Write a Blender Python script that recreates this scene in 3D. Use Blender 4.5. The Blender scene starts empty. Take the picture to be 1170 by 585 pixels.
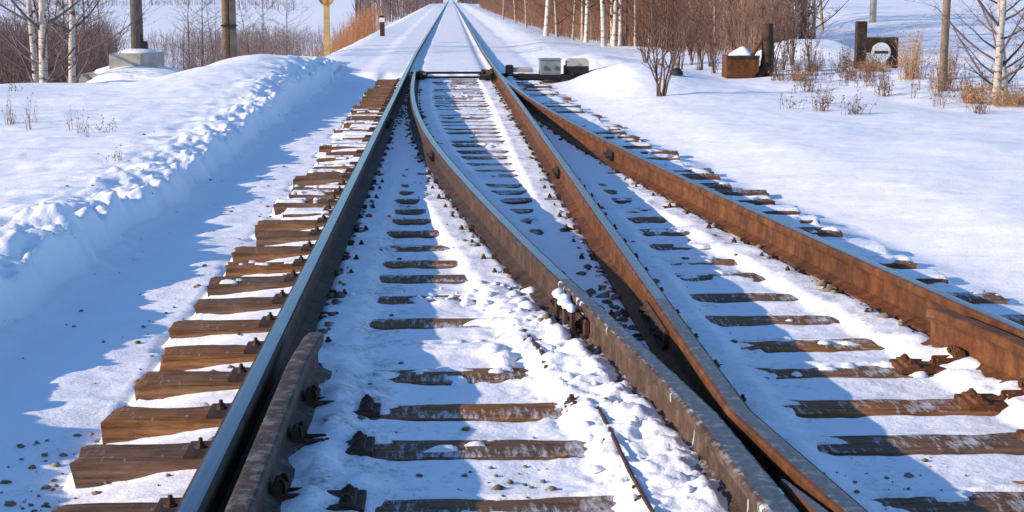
import bpy, math, random
import numpy as np

# ------------------------------------------------------------------ camera, sky, sun, exposure
scn = bpy.context.scene
C = scn.collection
H_CAM, F_PX, PITCH, YAW = 1.49, 1850.0, 0.1587, 0.0416
cam_d = bpy.data.cameras.new('camera')
cam = bpy.data.objects.new('camera', cam_d); C.objects.link(cam)
cam.location = (0, 0, H_CAM)
cam.rotation_euler = (math.pi/2 - PITCH, 0, -YAW)
cam_d.sensor_width = 36; cam_d.lens = F_PX/1170*36
cam_d.clip_start = 0.05; cam_d.clip_end = 6000
scn.camera = cam

SUN_EL = math.radians(19.0)
sun_dir = np.array([-0.955, -0.297])          # towards the sun, horizontal
world = bpy.data.worlds.new('World'); scn.world = world; world.use_nodes = True
wn = world.node_tree.nodes; wl = world.node_tree.links
sky = wn.new('ShaderNodeTexSky'); sky.sky_type = 'NISHITA'; sky.sun_disc = False
sky.sun_elevation = SUN_EL; sky.sun_rotation = math.atan2(sun_dir[0], sun_dir[1])
sky.air_density = 1.0; sky.dust_density = 0.0; sky.ozone_density = 5.0
bgn = wn['Background']; wl.new(sky.outputs[0], bgn.inputs[0]); bgn.inputs[1].default_value = 0.15
sl = bpy.data.lights.new('sun', 'SUN'); sl.energy = 3.8; sl.angle = math.radians(0.5); sl.color = (1.0, 0.80, 0.61)
so = bpy.data.objects.new('sun', sl); C.objects.link(so)
so.rotation_euler = (math.pi/2 - SUN_EL, 0, math.atan2(sun_dir[1], sun_dir[0]) + math.pi/2)
so.location = (-20, -6, 15)
scn.view_settings.view_transform = 'Standard'; scn.view_settings.look = 'None'
scn.view_settings.gamma = 1.0; scn.view_settings.exposure = 0.68

# ------------------------------------------------------------------ helpers
rng = np.random.default_rng(7)
rnd = random.Random(7)

def unproj(px, py, z=0.0):
    """photo pixel -> point on the level z (distance comes from the ground it stands on)"""
    a = (px-585)/F_PX; b = (292.5-py)/F_PX
    F = np.array([math.sin(YAW)*math.cos(PITCH), math.cos(YAW)*math.cos(PITCH), -math.sin(PITCH)])
    R = np.array([math.cos(YAW), -math.sin(YAW), 0]); U = np.cross(R, F)
    d = F + a*R + b*U
    return np.array([0, 0, H_CAM]) + d*((z-H_CAM)/d[2])

def at_depth(px, Y):
    a = (px-507)/F_PX
    return a*Y*1.005

def _hash(ix, iy, s):
    h = (ix.astype(np.int64)*374761393 + iy.astype(np.int64)*668265263 + s*1442695041) & 0xffffffff
    h = ((h ^ (h >> 13))*1274126177) & 0xffffffff
    h = h ^ (h >> 16)
    return (h & 0xffff)/65535.0

def noise(x, y, s=0):
    x = np.asarray(x, float); y = np.asarray(y, float)
    ix = np.floor(x); iy = np.floor(y); fx = x-ix; fy = y-iy
    fx = fx*fx*fx*(fx*(fx*6-15)+10); fy = fy*fy*fy*(fy*(fy*6-15)+10)
    a = _hash(ix, iy, s); b = _hash(ix+1, iy, s); c = _hash(ix, iy+1, s); d = _hash(ix+1, iy+1, s)
    return (a*(1-fx)+b*fx)*(1-fy) + (c*(1-fx)+d*fx)*fy

def fbm(x, y, s=0, o=4, g=0.5):
    v = 0; a = 1; t = 0
    for i in range(o):
        v = v + a*(noise(x*2**i + 13.7*i, y*2**i + 7.1*i, s+i)-0.5); t += a; a *= g
    return v/t*2           # about -1..1

def sst(a, b, x):
    t = np.clip((np.asarray(x, float)-a)/(b-a), 0, 1)
    return t*t*(3-2*t)

def lerp(a, b, t): return a + (b-a)*t

class MB:
    """mesh collector"""
    def __init__(s): s.v = []; s.f = []; s.m = []; s.n = 0
    def add(s, v, f, m=0):
        v = np.asarray(v, float)
        s.v.append(v)
        for q in f: s.f.append(tuple(int(i)+s.n for i in q)); s.m.append(m)
        s.n += len(v)
    def box(s, c, d, m=0, ch=0.0, rz=0.0, rx=0.0):
        cx, cy, cz = c; x, y, z = d[0]/2, d[1]/2, d[2]/2
        k = min(ch, x*.9, y*.9, z*.9)
        if k <= 0:
            v = [(i*x, j*y, l*z) for l in (-1, 1) for j in (-1, 1) for i in (-1, 1)]
            f = [(0, 2, 3, 1), (4, 5, 7, 6), (0, 1, 5, 4), (2, 6, 7, 3), (0, 4, 6, 2), (1, 3, 7, 5)]
        else:      # chamfered on the top rim
            v = [(i*x, j*y, -z) for j in (-1, 1) for i in (-1, 1)] + [(i*x, j*y, z-k) for j in (-1, 1) for i in (-1, 1)] + \
                [(i*(x-k), j*(y-k), z) for j in (-1, 1) for i in (-1, 1)]
            f = [(0, 2, 3, 1), (8, 9, 11, 10)]
            for a in (0, 4):
                f += [(a, a+1, a+5, a+4), (a+2, a+6, a+7, a+3), (a, a+4, a+6, a+2), (a+1, a+3, a+7, a+5)]
        v = np.array(v, float)
        if rx:
            c_, s_ = math.cos(rx), math.sin(rx)
            v = np.stack([v[:, 0], v[:, 1]*c_-v[:, 2]*s_, v[:, 1]*s_+v[:, 2]*c_], 1)
        if rz:
            c_, s_ = math.cos(rz), math.sin(rz)
            v = np.stack([v[:, 0]*c_-v[:, 1]*s_, v[:, 0]*s_+v[:, 1]*c_, v[:, 2]], 1)
        s.add(v + np.array([cx, cy, cz]), f, m)
    def cyl(s, p0, p1, r0, r1=None, n=8, m=0):
        r1 = r0 if r1 is None else r1
        p0 = np.array(p0, float); p1 = np.array(p1, float); t = p1-p0; t /= np.linalg.norm(t)
        a = np.cross(t, [0, 0, 1] if abs(t[2]) < .9 else [1, 0, 0]); a /= np.linalg.norm(a); b = np.cross(t, a)
        an = np.arange(n)*2*math.pi/n
        ring = np.cos(an)[:, None]*a + np.sin(an)[:, None]*b
        v = np.concatenate([p0+ring*r0, p1+ring*r1])
        f = [(i, (i+1) % n, n+(i+1) % n, n+i) for i in range(n)] + [tuple(range(n))[::-1], tuple(range(n, 2*n))]
        s.add(v, f, m)
    def build(s, name, mats, parent=None, smooth=False):
        me = bpy.data.meshes.new(name)
        me.from_pydata(np.concatenate(s.v).tolist(), [], s.f)
        mats = mats if isinstance(mats, (list, tuple)) else [mats]
        for m in mats: me.materials.append(m)
        me.polygons.foreach_set('material_index', np.array(s.m, np.int32))
        if smooth: me.polygons.foreach_set('use_smooth', np.ones(len(s.f), bool))
        me.update()
        return link(name, me, parent)

def link(name, me, parent=None, loc=None):
    o = bpy.data.objects.new(name, me); C.objects.link(o)
    if parent is not None: o.parent = parent
    if loc is not None: o.location = loc
    return o

def fast_mesh(name, V, Q, mat, smooth=True, attr=None):
    """big quad mesh from arrays"""
    me = bpy.data.meshes.new(name)
    V = np.ascontiguousarray(V, np.float32); Q = np.ascontiguousarray(Q, np.int32)
    k = Q.shape[1]
    me.vertices.add(len(V)); me.vertices.foreach_set('co', V.ravel())
    me.loops.add(Q.size); me.loops.foreach_set('vertex_index', Q.ravel())
    me.polygons.add(len(Q)); me.polygons.foreach_set('loop_start', np.arange(0, Q.size, k, dtype=np.int32))
    me.polygons.foreach_set('loop_total', np.full(len(Q), k, np.int32))
    me.polygons.foreach_set('use_smooth', np.full(len(Q), smooth, bool))
    for m in (mat if isinstance(mat, (list, tuple)) else [mat]): me.materials.append(m)
    if attr:
        for nm, arr in attr.items():
            a = me.attributes.new(nm, 'FLOAT', 'POINT'); a.data.foreach_set('value', np.ascontiguousarray(arr, np.float32))
    me.update(calc_edges=True); me.validate()
    return me

def tubes(P, R, sides=3):
    """P (N,S,3) polylines, R (N,S) radii -> verts, quads"""
    N, S, _ = P.shape
    T = np.zeros_like(P); T[:, 1:-1] = P[:, 2:]-P[:, :-2]; T[:, 0] = P[:, 1]-P[:, 0]; T[:, -1] = P[:, -1]-P[:, -2]
    T /= np.linalg.norm(T, axis=2, keepdims=True)+1e-9
    ref = np.zeros_like(T); ref[..., 0] = .31; ref[..., 1] = .95
    a = np.cross(T, ref); a /= np.linalg.norm(a, axis=2, keepdims=True)+1e-9
    b = np.cross(T, a)
    an = np.arange(sides)*2*math.pi/sides
    V = P[:, :, None, :] + R[:, :, None, None]*(np.cos(an)[None, None, :, None]*a[:, :, None, :] + np.sin(an)[None, None, :, None]*b[:, :, None, :])
    idx = np.arange(N*S*sides).reshape(N, S, sides)
    q0 = idx[:, :-1, :]; q1 = np.roll(idx, -1, 2)[:, :-1, :]; q2 = np.roll(idx, -1, 2)[:, 1:, :]; q3 = idx[:, 1:, :]
    Q = np.stack([q0, q1, q2, q3], -1).reshape(-1, 4)
    return V.reshape(-1, 3), Q

def cat(parts):
    V = []; Q = []; n = 0
    for v, q in parts: V.append(v); Q.append(q+n); n += len(v)
    return np.concatenate(V), np.concatenate(Q)

def thing(name, label, cat_, loc=(0, 0, 0), rz=0.0, group=None):
    o = bpy.data.objects.new(name, None); C.objects.link(o); o.empty_display_size = .1
    o.location = loc; o.rotation_euler = (0, 0, rz)
    return tag(o, label, cat_, group)
def tag(o, label, cat_, group=None):
    o['label'] = label; o['category'] = cat_
    if group: o['group'] = group
    return o
def copy_tree(o, parent=None):
    c = o.copy(); C.objects.link(c)
    if parent is not None: c.parent = parent
    for ch in list(o.children): copy_tree(ch, c)
    return c

# ------------------------------------------------------------------ materials
def mat(name):
    m = bpy.data.materials.new(name); m.use_nodes = True
    nt = m.node_tree; return m, nt, nt.nodes['Principled BSDF']
def nd(nt, t, **k):
    n = nt.nodes.new(t)
    for a, b in k.items():
        if a in n.inputs: n.inputs[a].default_value = b
        else: setattr(n, a, b)
    return n
def ramp(nt, src, stops):
    r = nt.nodes.new('ShaderNodeValToRGB'); nt.links.new(src, r.inputs[0])
    el = r.color_ramp.elements
    while len(el) < len(stops): el.new(0.5)
    for e, (p, c) in zip(el, stops): e.position = p; e.color = tuple(c)+(1,) if len(c) == 3 else c
    return r.outputs[0]
def mix(nt, fac, a, b):
    n = nt.nodes.new('ShaderNodeMix'); n.data_type = 'RGBA'
    for s, v in ((n.inputs[0], fac), (n.inputs[6], a), (n.inputs[7], b)):
        if hasattr(v, 'links'): nt.links.new(v, s)
        elif isinstance(v, (int, float)): s.default_value = v
        else: s.default_value = tuple(v)+(1,)
    return n.outputs[2]
def math_(nt, op, a, b=None, clamp=False):
    n = nt.nodes.new('ShaderNodeMath'); n.operation = op; n.use_clamp = clamp
    for i, v in enumerate((a, b)):
        if v is None: continue
        if hasattr(v, 'links'): nt.links.new(v, n.inputs[i])
        else: n.inputs[i].default_value = v
    return n.outputs[0]
def coords(nt, scale=(1, 1, 1), kind='Object'):
    t = nt.nodes.new('ShaderNodeTexCoord'); mp = nt.nodes.new('ShaderNodeMapping')
    nt.links.new(t.outputs[kind], mp.inputs[0]); mp.inputs['Scale'].default_value = scale
    return mp.outputs[0]
def nz(nt, vec, scale, detail=4, rough=.55):
    n = nd(nt, 'ShaderNodeTexNoise', Scale=scale, Detail=detail, Roughness=rough)
    nt.links.new(vec, n.inputs['Vector']); return n.outputs[0]
def bump(nt, bs, h, strength=.4, dist=.01):
    b = nd(nt, 'ShaderNodeBump', Strength=strength, Distance=dist); nt.links.new(h, b.inputs['Height'])
    nt.links.new(b.outputs[0], bs.inputs['Normal'])
def upness(nt):
    g = nt.nodes.new('ShaderNodeNewGeometry'); s = nt.nodes.new('ShaderNodeSeparateXYZ')
    nt.links.new(g.outputs['Normal'], s.inputs[0]); return s.outputs[2]

def m_snow(name='snow', dirt=True):
    m, nt, b = mat(name)
    v = coords(nt)
    n1 = nz(nt, v, 55, 5, .65); n2 = nz(nt, v, 7, 4)
    hsum = math_(nt, 'ADD', math_(nt, 'MULTIPLY', n1, .45), n2)
    bump(nt, b, hsum, .5, .020)
    col = mix(nt, nz(nt, v, 2.2, 3), (.79, .82, .88), (.85, .865, .90))
    if dirt:
        at = nt.nodes.new('ShaderNodeAttribute'); at.attribute_name = 'dirt'
        sp = nz(nt, v, 38, 6, .72)
        lo = nz(nt, v, 4.5, 5, .6)
        k = math_(nt, 'ADD', math_(nt, 'MULTIPLY', sp, .6), math_(nt, 'MULTIPLY', lo, .4))
        k = math_(nt, 'ADD', k, math_(nt, 'MULTIPLY', at.outputs['Fac'], .30))
        msk = ramp(nt, k, [(.66, (0, 0, 0)), (.80, (1, 1, 1))])
        msk2 = math_(nt, 'MULTIPLY', msk, math_(nt, 'MULTIPLY', at.outputs['Fac'], 1.3, True), True)
        col = mix(nt, msk2, col, (.30, .25, .20))
    nt.links.new(col, b.inputs['Base Color'])
    b.inputs['Roughness'].default_value = .72; b.inputs['Specular IOR Level'].default_value = .25
    return m
def m_wood(name, c0, c1, c2, frost=.0):
    m, nt, b = mat(name)
    v = coords(nt, (1.2, 14, 14)); g = nz(nt, v, 3.0, 6, .62)
    v2 = coords(nt, (.8, 40, 40)); g2 = nz(nt, v2, 3.2, 4, .6)
    v3 = coords(nt); blot = nz(nt, v3, 5, 4)
    oi = nt.nodes.new('ShaderNodeObjectInfo')
    col = ramp(nt, g, [(.30, c0), (.5, c1), (.72, c2)])
    col = mix(nt, math_(nt, 'MULTIPLY', ramp(nt, g2, [(.30, (1, 1, 1)), (.42, (0, 0, 0))]), .75), col, tuple(x*.28 for x in c0))
    col = mix(nt, math_(nt, 'MULTIPLY', ramp(nt, blot, [(.45, (0, 0, 0)), (.7, (1, 1, 1))]), .55), col, tuple(x*.55 for x in c0))
    hs = nd(nt, 'ShaderNodeHueSaturation'); nt.links.new(col, hs.inputs['Color'])
    nt.links.new(math_(nt, 'ADD', math_(nt, 'MULTIPLY', oi.outputs['Random'], .5), .75), hs.inputs['Value'])
    nt.links.new(math_(nt, 'ADD', math_(nt, 'MULTIPLY', oi.outputs['Random'], .35), .88), hs.inputs['Saturation'])
    col = hs.outputs[0]
    if frost:
        cr = coords(nt, (26, 5, 5)); cr.node.inputs['Rotation'].default_value = (0, 0, .55)
        f = nz(nt, cr, 1.6, 6, .72)
        f2 = nz(nt, v3, 3.2, 4)
        tc = nt.nodes.new('ShaderNodeTexCoord'); sx = nt.nodes.new('ShaderNodeSeparateXYZ'); nt.links.new(tc.outputs['Object'], sx.inputs[0])
        inside = ramp(nt, math_(nt, 'ADD', sx.outputs[0], 1.0), [(.10, (0, 0, 0)), (.40, (1, 1, 1))])
        ks = math_(nt, 'ADD', math_(nt, 'MULTIPLY', f, .55), math_(nt, 'MULTIPLY', f2, .45))
        ks = math_(nt, 'ADD', ks, math_(nt, 'MULTIPLY', inside, .055))
        fm = ramp(nt, ks, [(.56, (0, 0, 0)), (.68, (1, 1, 1))])
        up = ramp(nt, upness(nt), [(.75, (0, 0, 0)), (.95, (1, 1, 1))])
        col = mix(nt, math_(nt, 'MULTIPLY', math_(nt, 'MULTIPLY', fm, up), frost), col, (.8, .83, .88))
    nt.links.new(col, b.inputs['Base Color'])
    b.inputs['Roughness'].default_value = .85; b.inputs['Specular IOR Level'].default_value = .2
    bump(nt, b, math_(nt, 'ADD', g, math_(nt, 'MULTIPLY', g2, 1.1)), 1.0, .012)
    return m
def m_rust(name, c0, c1, c2, rough=.8, metal=.0, frost=0.0, streak=True, ice=0.0):
    m, nt, b = mat(name)
    v = coords(nt); n = nz(nt, v, 9, 6, .65); f = nz(nt, v, 60, 4, .7)
    s = nz(nt, coords(nt, (6, 6, .6)), 3, 4)
    k = math_(nt, 'ADD', math_(nt, 'MULTIPLY', n, .55), math_(nt, 'MULTIPLY', f, .2))
    k = math_(nt, 'ADD', k, math_(nt, 'MULTIPLY', s, .25 if streak else .0))
    col = ramp(nt, k, [(.36, c0), (.5, c1), (.62, c2)])
    bigv = ramp(nt, nz(nt, coords(nt, (1, 1, 1)), 1.7, 4, .6), [(.30, (.62, .60, .60)), (.5, (1, 1, 1)), (.70, (1.0, .80, .62))])
    mm_ = nt.nodes.new('ShaderNodeMix'); mm_.data_type = 'RGBA'; mm_.blend_type = 'MULTIPLY'; mm_.inputs[0].default_value = .85
    nt.links.new(col, mm_.inputs[6]); nt.links.new(bigv, mm_.inputs[7]); col = mm_.outputs[2]
    if frost:
        fm = ramp(nt, nz(nt, v, 14, 6, .75), [(.50, (0, 0, 0)), (.64, (1, 1, 1))])
        up = ramp(nt, upness(nt), [(.6, (0, 0, 0)), (.95, (1, 1, 1))])
        col = mix(nt, math_(nt, 'MULTIPLY', math_(nt, 'MULTIPLY', fm, up), frost), col, (.75, .78, .84))
    if ice:
        im = ramp(nt, nz(nt, coords(nt, (5, 5, .9)), 2.4, 4, .5), [(.62, (0, 0, 0)), (.66, (1, 1, 1))])
        col = mix(nt, math_(nt, 'MULTIPLY', im, ice), col, (.78, .81, .86))
    nt.links.new(col, b.inputs['Base Color'])
    b.inputs['Roughness'].default_value = rough; b.inputs['Metallic'].default_value = metal
    b.inputs['Specular IOR Level'].default_value = .3
    bump(nt, b, math_(nt, 'ADD', n, math_(nt, 'MULTIPLY', f, .6)), .5, .004)
    return m
def m_steel(name, c, rough=.3, frost=0.0):
    m, nt, b = mat(name)
    n = nz(nt, coords(nt, (30, .8, 30)), 2.5, 4); f = nz(nt, coords(nt), 25, 5, .7)
    col = ramp(nt, n, [(.3, tuple(x*.7 for x in c)), (.7, tuple(min(1, x*1.15) for x in c))])
    if frost:
        fm = ramp(nt, f, [(.47, (0, 0, 0)), (.66, (1, 1, 1))])
        col = mix(nt, math_(nt, 'MULTIPLY', fm, frost), col, (.75, .78, .84))
        nt.links.new(math_(nt, 'ADD', math_(nt, 'MULTIPLY', fm, .3), rough), b.inputs['Roughness'])
    else:
        nt.links.new(math_(nt, 'ADD', math_(nt, 'MULTIPLY', f, .18), rough-.09), b.inputs['Roughness'])
    nt.links.new(col, b.inputs['Base Color'])
    b.inputs['Metallic'].default_value = .85
    return m
def m_plain(name, c, rough=.8, var=.25, scale=8, bmp=.2):
    m, nt, b = mat(name)
    n = nz(nt, coords(nt), scale, 5, .6)
    col = ramp(nt, n, [(.3, tuple(x*(1-var) for x in c)), (.7, tuple(min(1, x*(1+var)) for x in c))])
    nt.links.new(col, b.inputs['Base Color']); b.inputs['Roughness'].default_value = rough
    b.inputs['Specular IOR Level'].default_value = .25
    if bmp: bump(nt, b, n, bmp, .01)
    return m
def m_birch(name, white=(.66, .62, .56), base=.35):
    m, nt, b = mat(name)
    v = coords(nt, (3, 3, 16)); n = nz(nt, v, 2.2, 5, .6)
    big = nz(nt, coords(nt, (1.4, 1.4, 3)), 2.0, 4)
    col = ramp(nt, n, [(.36, (.06, .05, .045)), (.44, white), (1, tuple(min(1, x*1.15) for x in white))])
    tn = nz(nt, coords(nt), 6, 4)
    col = mix(nt, math_(nt, 'MULTIPLY', tn, .5), col, (.55, .42, .30))
    col = mix(nt, ramp(nt, big, [(.56, (0, 0, 0)), (.63, (1, 1, 1))]), col, (.09, .075, .065))
    nt.links.new(col, b.inputs['Base Color']); b.inputs['Roughness'].default_value = .8
    b.inputs['Specular IOR Level'].default_value = .2
    return m
def m_obj(name, c, rv=.5, hue=0.0):
    """plain colour with variation along the object"""
    m, nt, b = mat(name)
    n = nz(nt, coords(nt), 1.3, 3); n2 = nz(nt, coords(nt), 30, 2)
    k = math_(nt, 'ADD', math_(nt, 'MULTIPLY', n, .6), math_(nt, 'MULTIPLY', n2, .4))
    col = ramp(nt, k, [(.35, tuple(x*(1-rv) for x in c)), (.65, tuple(min(1, x*(1+rv)) for x in c))])
    nt.links.new(col, b.inputs['Base Color']); b.inputs['Roughness'].default_value = .85
    b.inputs['Specular IOR Level'].default_value = .15
    return m

M = {}
M['snow'] = m_snow(); M['snowc'] = m_snow('snow_clean', False)
M['wood'] = m_wood('sleeper_wood', (.095, .049, .028), (.225, .118, .064), (.36, .205, .122), .85)
M['rust'] = m_rust('rust_brown', (.026, .016, .013), (.060, .034, .024), (.105, .062, .043))
M['rust_o'] = m_rust('rust_orange', (.042, .014, .005), (.112, .040, .012), (.185, .078, .026))
M['rust_d'] = m_rust('rust_dark', (.022, .014, .010), (.05, .028, .018), (.10, .055, .034), .75)
M['rust_f'] = m_rust('rust_frosted', (.035, .021, .015), (.080, .048, .031), (.15, .10, .07), .75, frost=.5, ice=.8)
M['rust_g'] = m_rust('rust_guard', (.022, .014, .011), (.050, .031, .023), (.10, .066, .048), .7, frost=.18)
M['steel'] = m_steel('rail_top_steel', (.13, .145, .175), .28)
M['steel_a'] = m_steel('rail_top_blue', (.085, .105, .15), .24)
M['steel_f'] = m_steel('rail_top_frosted', (.15, .14, .14), .45, .3)
M['iron'] = m_plain('dark_iron', (.018, .016, .016), .6, .4, 20)
M['grey'] = m_plain('grey_paint', (.23, .235, .24), .55, .18, 9)
M['conc'] = m_plain('concrete', (.40, .37, .31), .9, .22, 6)
M['polew'] = m_wood('pole_wood', (.12, .085, .055), (.20, .145, .095), (.30, .22, .15))
M['polel'] = m_wood('pole_wood_pale', (.20, .145, .10), (.33, .245, .175), (.45, .35, .26))
M['mast'] = m_plain('mast_grey', (.12, .105, .09), .8, .35, 5)
M['yellow'] = m_plain('yellow_wood', (.50, .33, .13), .75, .22, 12)
M['orange'] = m_plain('orange_paint', (.42, .17, .06), .7, .2, 12)
M['white'] = m_plain('white_paint', (.72, .71, .68), .7, .12, 10)
M['black'] = m_plain('black_paint', (.02, .02, .02), .7, .2, 10)
M['stone'] = m_plain('ballast_stone', (.20, .155, .115), .9, .55, 14)
M['birch'] = m_birch('birch_bark')
M['birch2'] = m_birch('birch_bark_tan', (.38, .29, .22))
M['birch3'] = m_birch('birch_bark_spotted', (.50, .45, .40))
M['twig'] = m_obj('twig_brown', (.15, .085, .065), .4)
M['twigp'] = m_obj('twig_purple', (.15, .105, .10), .4)
M['brush'] = m_obj('brush_red_brown', (.21, .098, .058), .45)
M['brushl'] = m_obj('brush_grey_purple', (.20, .15, .14), .4)
M['brush2'] = m_obj('brush_tan', (.26, .16, .115), .45)
M['reed'] = m_obj('reed_orange', (.36, .17, .085), .35)
M['tuft'] = m_obj('dry_grass_tan', (.47, .285, .16), .35)
M['leaf'] = m_obj('dry_leaf_tan', (.40, .21, .075), .4)
M['leafd'] = m_obj('seed_head_brown', (.20, .11, .06), .4)

# ------------------------------------------------------------------ track layout
XA, XC = -0.66, 0.93
YS, RAD, YST = 29.7, 206.0, 6.6
def bendfar(y): return 0.0042*np.maximum(0, np.asarray(y, float)-38)
def xa(y): return XA + bendfar(y)
def div(y):                                   # how far the branch track has moved sideways
    y = np.asarray(y, float); t = np.clip(YS-y, 0, YS-YST)
    return t*t/(2*RAD) + np.maximum(0, YST-y)*(YS-YST)/RAD
YK = 4.95                                     # knuckle of the crossing
def xb(y):
    y = np.asarray(y, float)
    b = XA + div(y) + .15*sst(13.5, 29.0, y)
    k = XA + div(YK)
    return np.where(y < YK, k + (YK-y)*.045, b)
def xc(y):
    y = np.asarray(y, float)
    return np.where(y < YK, XC + (YK-y)*.105, XC) + 0*y
def xd(y): return XC + div(y) + bendfar(y)
ZR = 0.02                                      # rail foot level
sl_y = []
y = 1.35
k = 0
while y < 30.3:
    sl_y.append(y + rnd.uniform(-.05, .05)); y += .555 if y < 11 else .56
    k += 1
sl_y = np.array(sl_y); NS = len(sl_y)
sl_z = rng.uniform(-.012, .008, NS)
sl_l = XA-.58 + rng.uniform(-.05, .05, NS)
sl_r = np.array([float(xd(y))+.74 for y in sl_y]) + rng.uniform(-.05, .05, NS)
for i in range(NS):
    if rnd.random() < .2: sl_l[i] += .08
    if sl_y[i] > 12: sl_r[i] += .12*((i*7) % 3)/2
MACH = [i for i in range(NS) if sl_y[i] > 28.9][:2]
for i in MACH: sl_r[i] = 2.75
sl_w = rng.uniform(.105, .125, NS)

# ------------------------------------------------------------------ snow ground
def ground_z(x, y):
    x = np.asarray(x, float); y = np.asarray(y, float)
    # --- bed of the track
    i = np.clip(np.searchsorted(sl_y, y), 1, NS-1)
    j = np.where(np.abs(sl_y[i]-y) < np.abs(sl_y[i-1]-y), i, i-1)
    dy = y-sl_y[j]; top = sl_z[j]
    A_, B_, C_, D_ = xa(y), xb(y), xc(y), xd(y)
    on = 1-sst(.85, 1.12, np.abs(dy)/sl_w[j])
    E = noise(x*1.5+j*17.3, j*3.1+.5, 3)*.50 + noise(x*6+j*5.3, y*20, 4)*.32 + noise(x*20, y*34, 5)*.18
    far = sst(10, 15, y)
    inn = 1-np.abs(np.clip((x-.5*(A_+np.minimum(B_, C_)))/(.5*(np.minimum(B_, C_)-A_)+.01), -1, 1))
    p_ab = lerp(.63, .55, far) + .14*sst(6.3, 5.6, y) + .30*np.exp(-((y-8.6)/1.8)**2)*np.exp(-((x+.12)/.33)**2) - .12*sst(.45, .0, inn)
    p_ab = p_ab - .22*np.exp(-((y-6.6)/.8)**2)
    p_bc = lerp(.45, .68, sst(8, 10, y))*1.0
    p_cd = lerp(.61, .60, sst(8, 12, y)) + .22*sst(.25, .5, x-C_)*sst(9, 5.5, y)
    p_in = np.where(x < B_, p_ab, np.where(x < C_, p_bc, p_cd))
    p_in = np.where((y > 22), .62, p_in)
    p_l = lerp(.80, .62, sst(8.5, 11, y)); p_l = lerp(p_l, .40, sst(15, 18, y)); p_l = lerp(p_l, .85, sst(21, 22.5, y))
    p_r = .38 + .10*sst(14, 16, y) + .22*np.exp(-((y-13.3)/1.4)**2) + .4*np.exp(-((y-7.7)/1.0)**2)
    p = np.where(x < A_, p_l, np.where(x > D_, p_r, p_in))
    ex = sst(-.05, .05, p-E)
    lump = .007*fbm(x*11, y*11, 21, 4) + .012*fbm(x*2.2, y*2.2, 31, 3)
    z_on = top + lerp(.014, -.022, ex) + lump*.4
    ph = np.clip((np.abs(dy)-.1)/.18, 0, 1)
    z_bt = -.006 + lump - .012*np.sin(ph*math.pi*.5)
    z_in = lerp(z_bt, z_on, on)
    # outside the rail on the path side: snow drops away from the sleeper ends
    le = sst(A_-.15, A_-.62, x)
    frac = np.clip((sl_y[j]-y)/.3, 0, 1)
    z_lb = lerp(-.036, -.105, le) + lump*.8 + .03*np.where(dy > 0, sst(.30, .12, dy), 0)*sst(.9, .2, le)
    z_left = lerp(z_lb, np.where(ex > .5, z_on, top+.012+lump*.5), on*sst(sl_l[j]-.03, sl_l[j]+.03, x))
    re = sst(D_+.15, D_+.6, x)
    z_rb = lerp(.0, -.04, re)+lump*1.0
    z_right = lerp(z_rb, z_on, on*sst(sl_r[j]+.03, sl_r[j]-.03, x))
    z = np.where(x < A_, z_left, np.where(x > D_, z_right, z_in))
    # drifts at the rails
    for X_, s in ((A_, 1), (B_, 2), (C_, 3), (D_, 4)):
        d = np.abs(x-X_)
        rag = .014 + .034*fbm(x*3, y*4.5, 40+s, 4)
        z = np.where(True, lerp(z, np.maximum(z, rag), np.exp(-(d/.10)**2)), z)
    for X_, sd in ((A_, 1), (B_, -1), (B_, 1), (C_, -1), (C_, 1), (D_, -1)):
        dd_ = (x-X_)*sd
        cov = sst(.05, .10, dd_)*sst(.36, .24, dd_)
        wantz = .020 + .020*fbm(x*5+sd, y*5, 55, 4) + .004
        z = lerp(z, np.maximum(z, wantz), cov*np.where((y > 30.3), 0, 1))
    # snow banked against the crossing side of the curved rail
    bk = np.exp(-((x-(B_-.09))/.075)**2)*sst(4.2, 4.6, y)*sst(7.7, 7.0, y)
    z = z + bk*(.040+.03*fbm(x*8, y*6, 61, 3)+.03*fbm(x*26, y*22, 62, 3))
    bk2 = np.exp(-((x-(B_-.25))/.16)**2)*sst(8.2, 7.0, y)
    z = z + bk2*(.020+.016*fbm(x*9, y*9, 66, 3)+.022*fbm(x*28, y*24, 69, 3))
    bk4 = np.exp(-((x-(A_+.34))/.13)**2)*sst(6.5, 5.8, y)
    z = z + bk4*(.040+.035*fbm(x*8, y*8, 68, 4))
    bk3 = np.exp(-((x-(D_-.16))/.1)**2)*sst(7.2, 6.3, y)
    z = z + bk3*(.03+.03*fbm(x*9, y*9, 67, 3))
    # footprints' churn in the middle
    ch = np.exp(-((y-8.1)/.25)**2)*np.exp(-((x-.1)/.35)**2)
    z = z + ch*.06*np.maximum(0, fbm(x*6, y*6, 71, 3)+.1)
    # beyond the points: smooth snow over the sleepers
    over = sst(30.35, 30.7, y+.1*fbm(x*3, y, 77, 2))
    lowlump = .02*fbm(x*1.2, y*1.2, 81, 4)
    inside = sst(A_-.12, A_+.02, x)*sst(D_+.12, D_-.02, x)
    zf = lerp(.10, .13, inside)*1.0 + lowlump*.8
    zf = zf - .03*np.exp(-((x-A_-.12)/.09)**2) - .03*np.exp(-((x-D_+.12)/.09)**2)
    # shoulders, bank, fields
    # path side
    p_lev = -.085 + .012*fbm(x*5, y*5, 91, 4) + .02*fbm(x*1.1, y*1.1, 95, 3) - .02*np.exp(-((x+1.85)/.15)**2)
    pathmix = sst(sl_l[j]+.02, sl_l[j]-.07, x)
    pathmix = np.where(y > 30.3, sst(XA-.5, XA-.8, x), pathmix)
    z = np.where(y < 30.8, lerp(z, p_lev, pathmix), z)
    z = lerp(z, lerp(zf, zf-.03, sst(XA-.6, XA-1.0, x)), over)
    xb0 = -2.06 + .10*fbm(y*.7, y*0, 101, 3) + .10*fbm(y*3.3, y*0+x*2, 104, 5)
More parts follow.
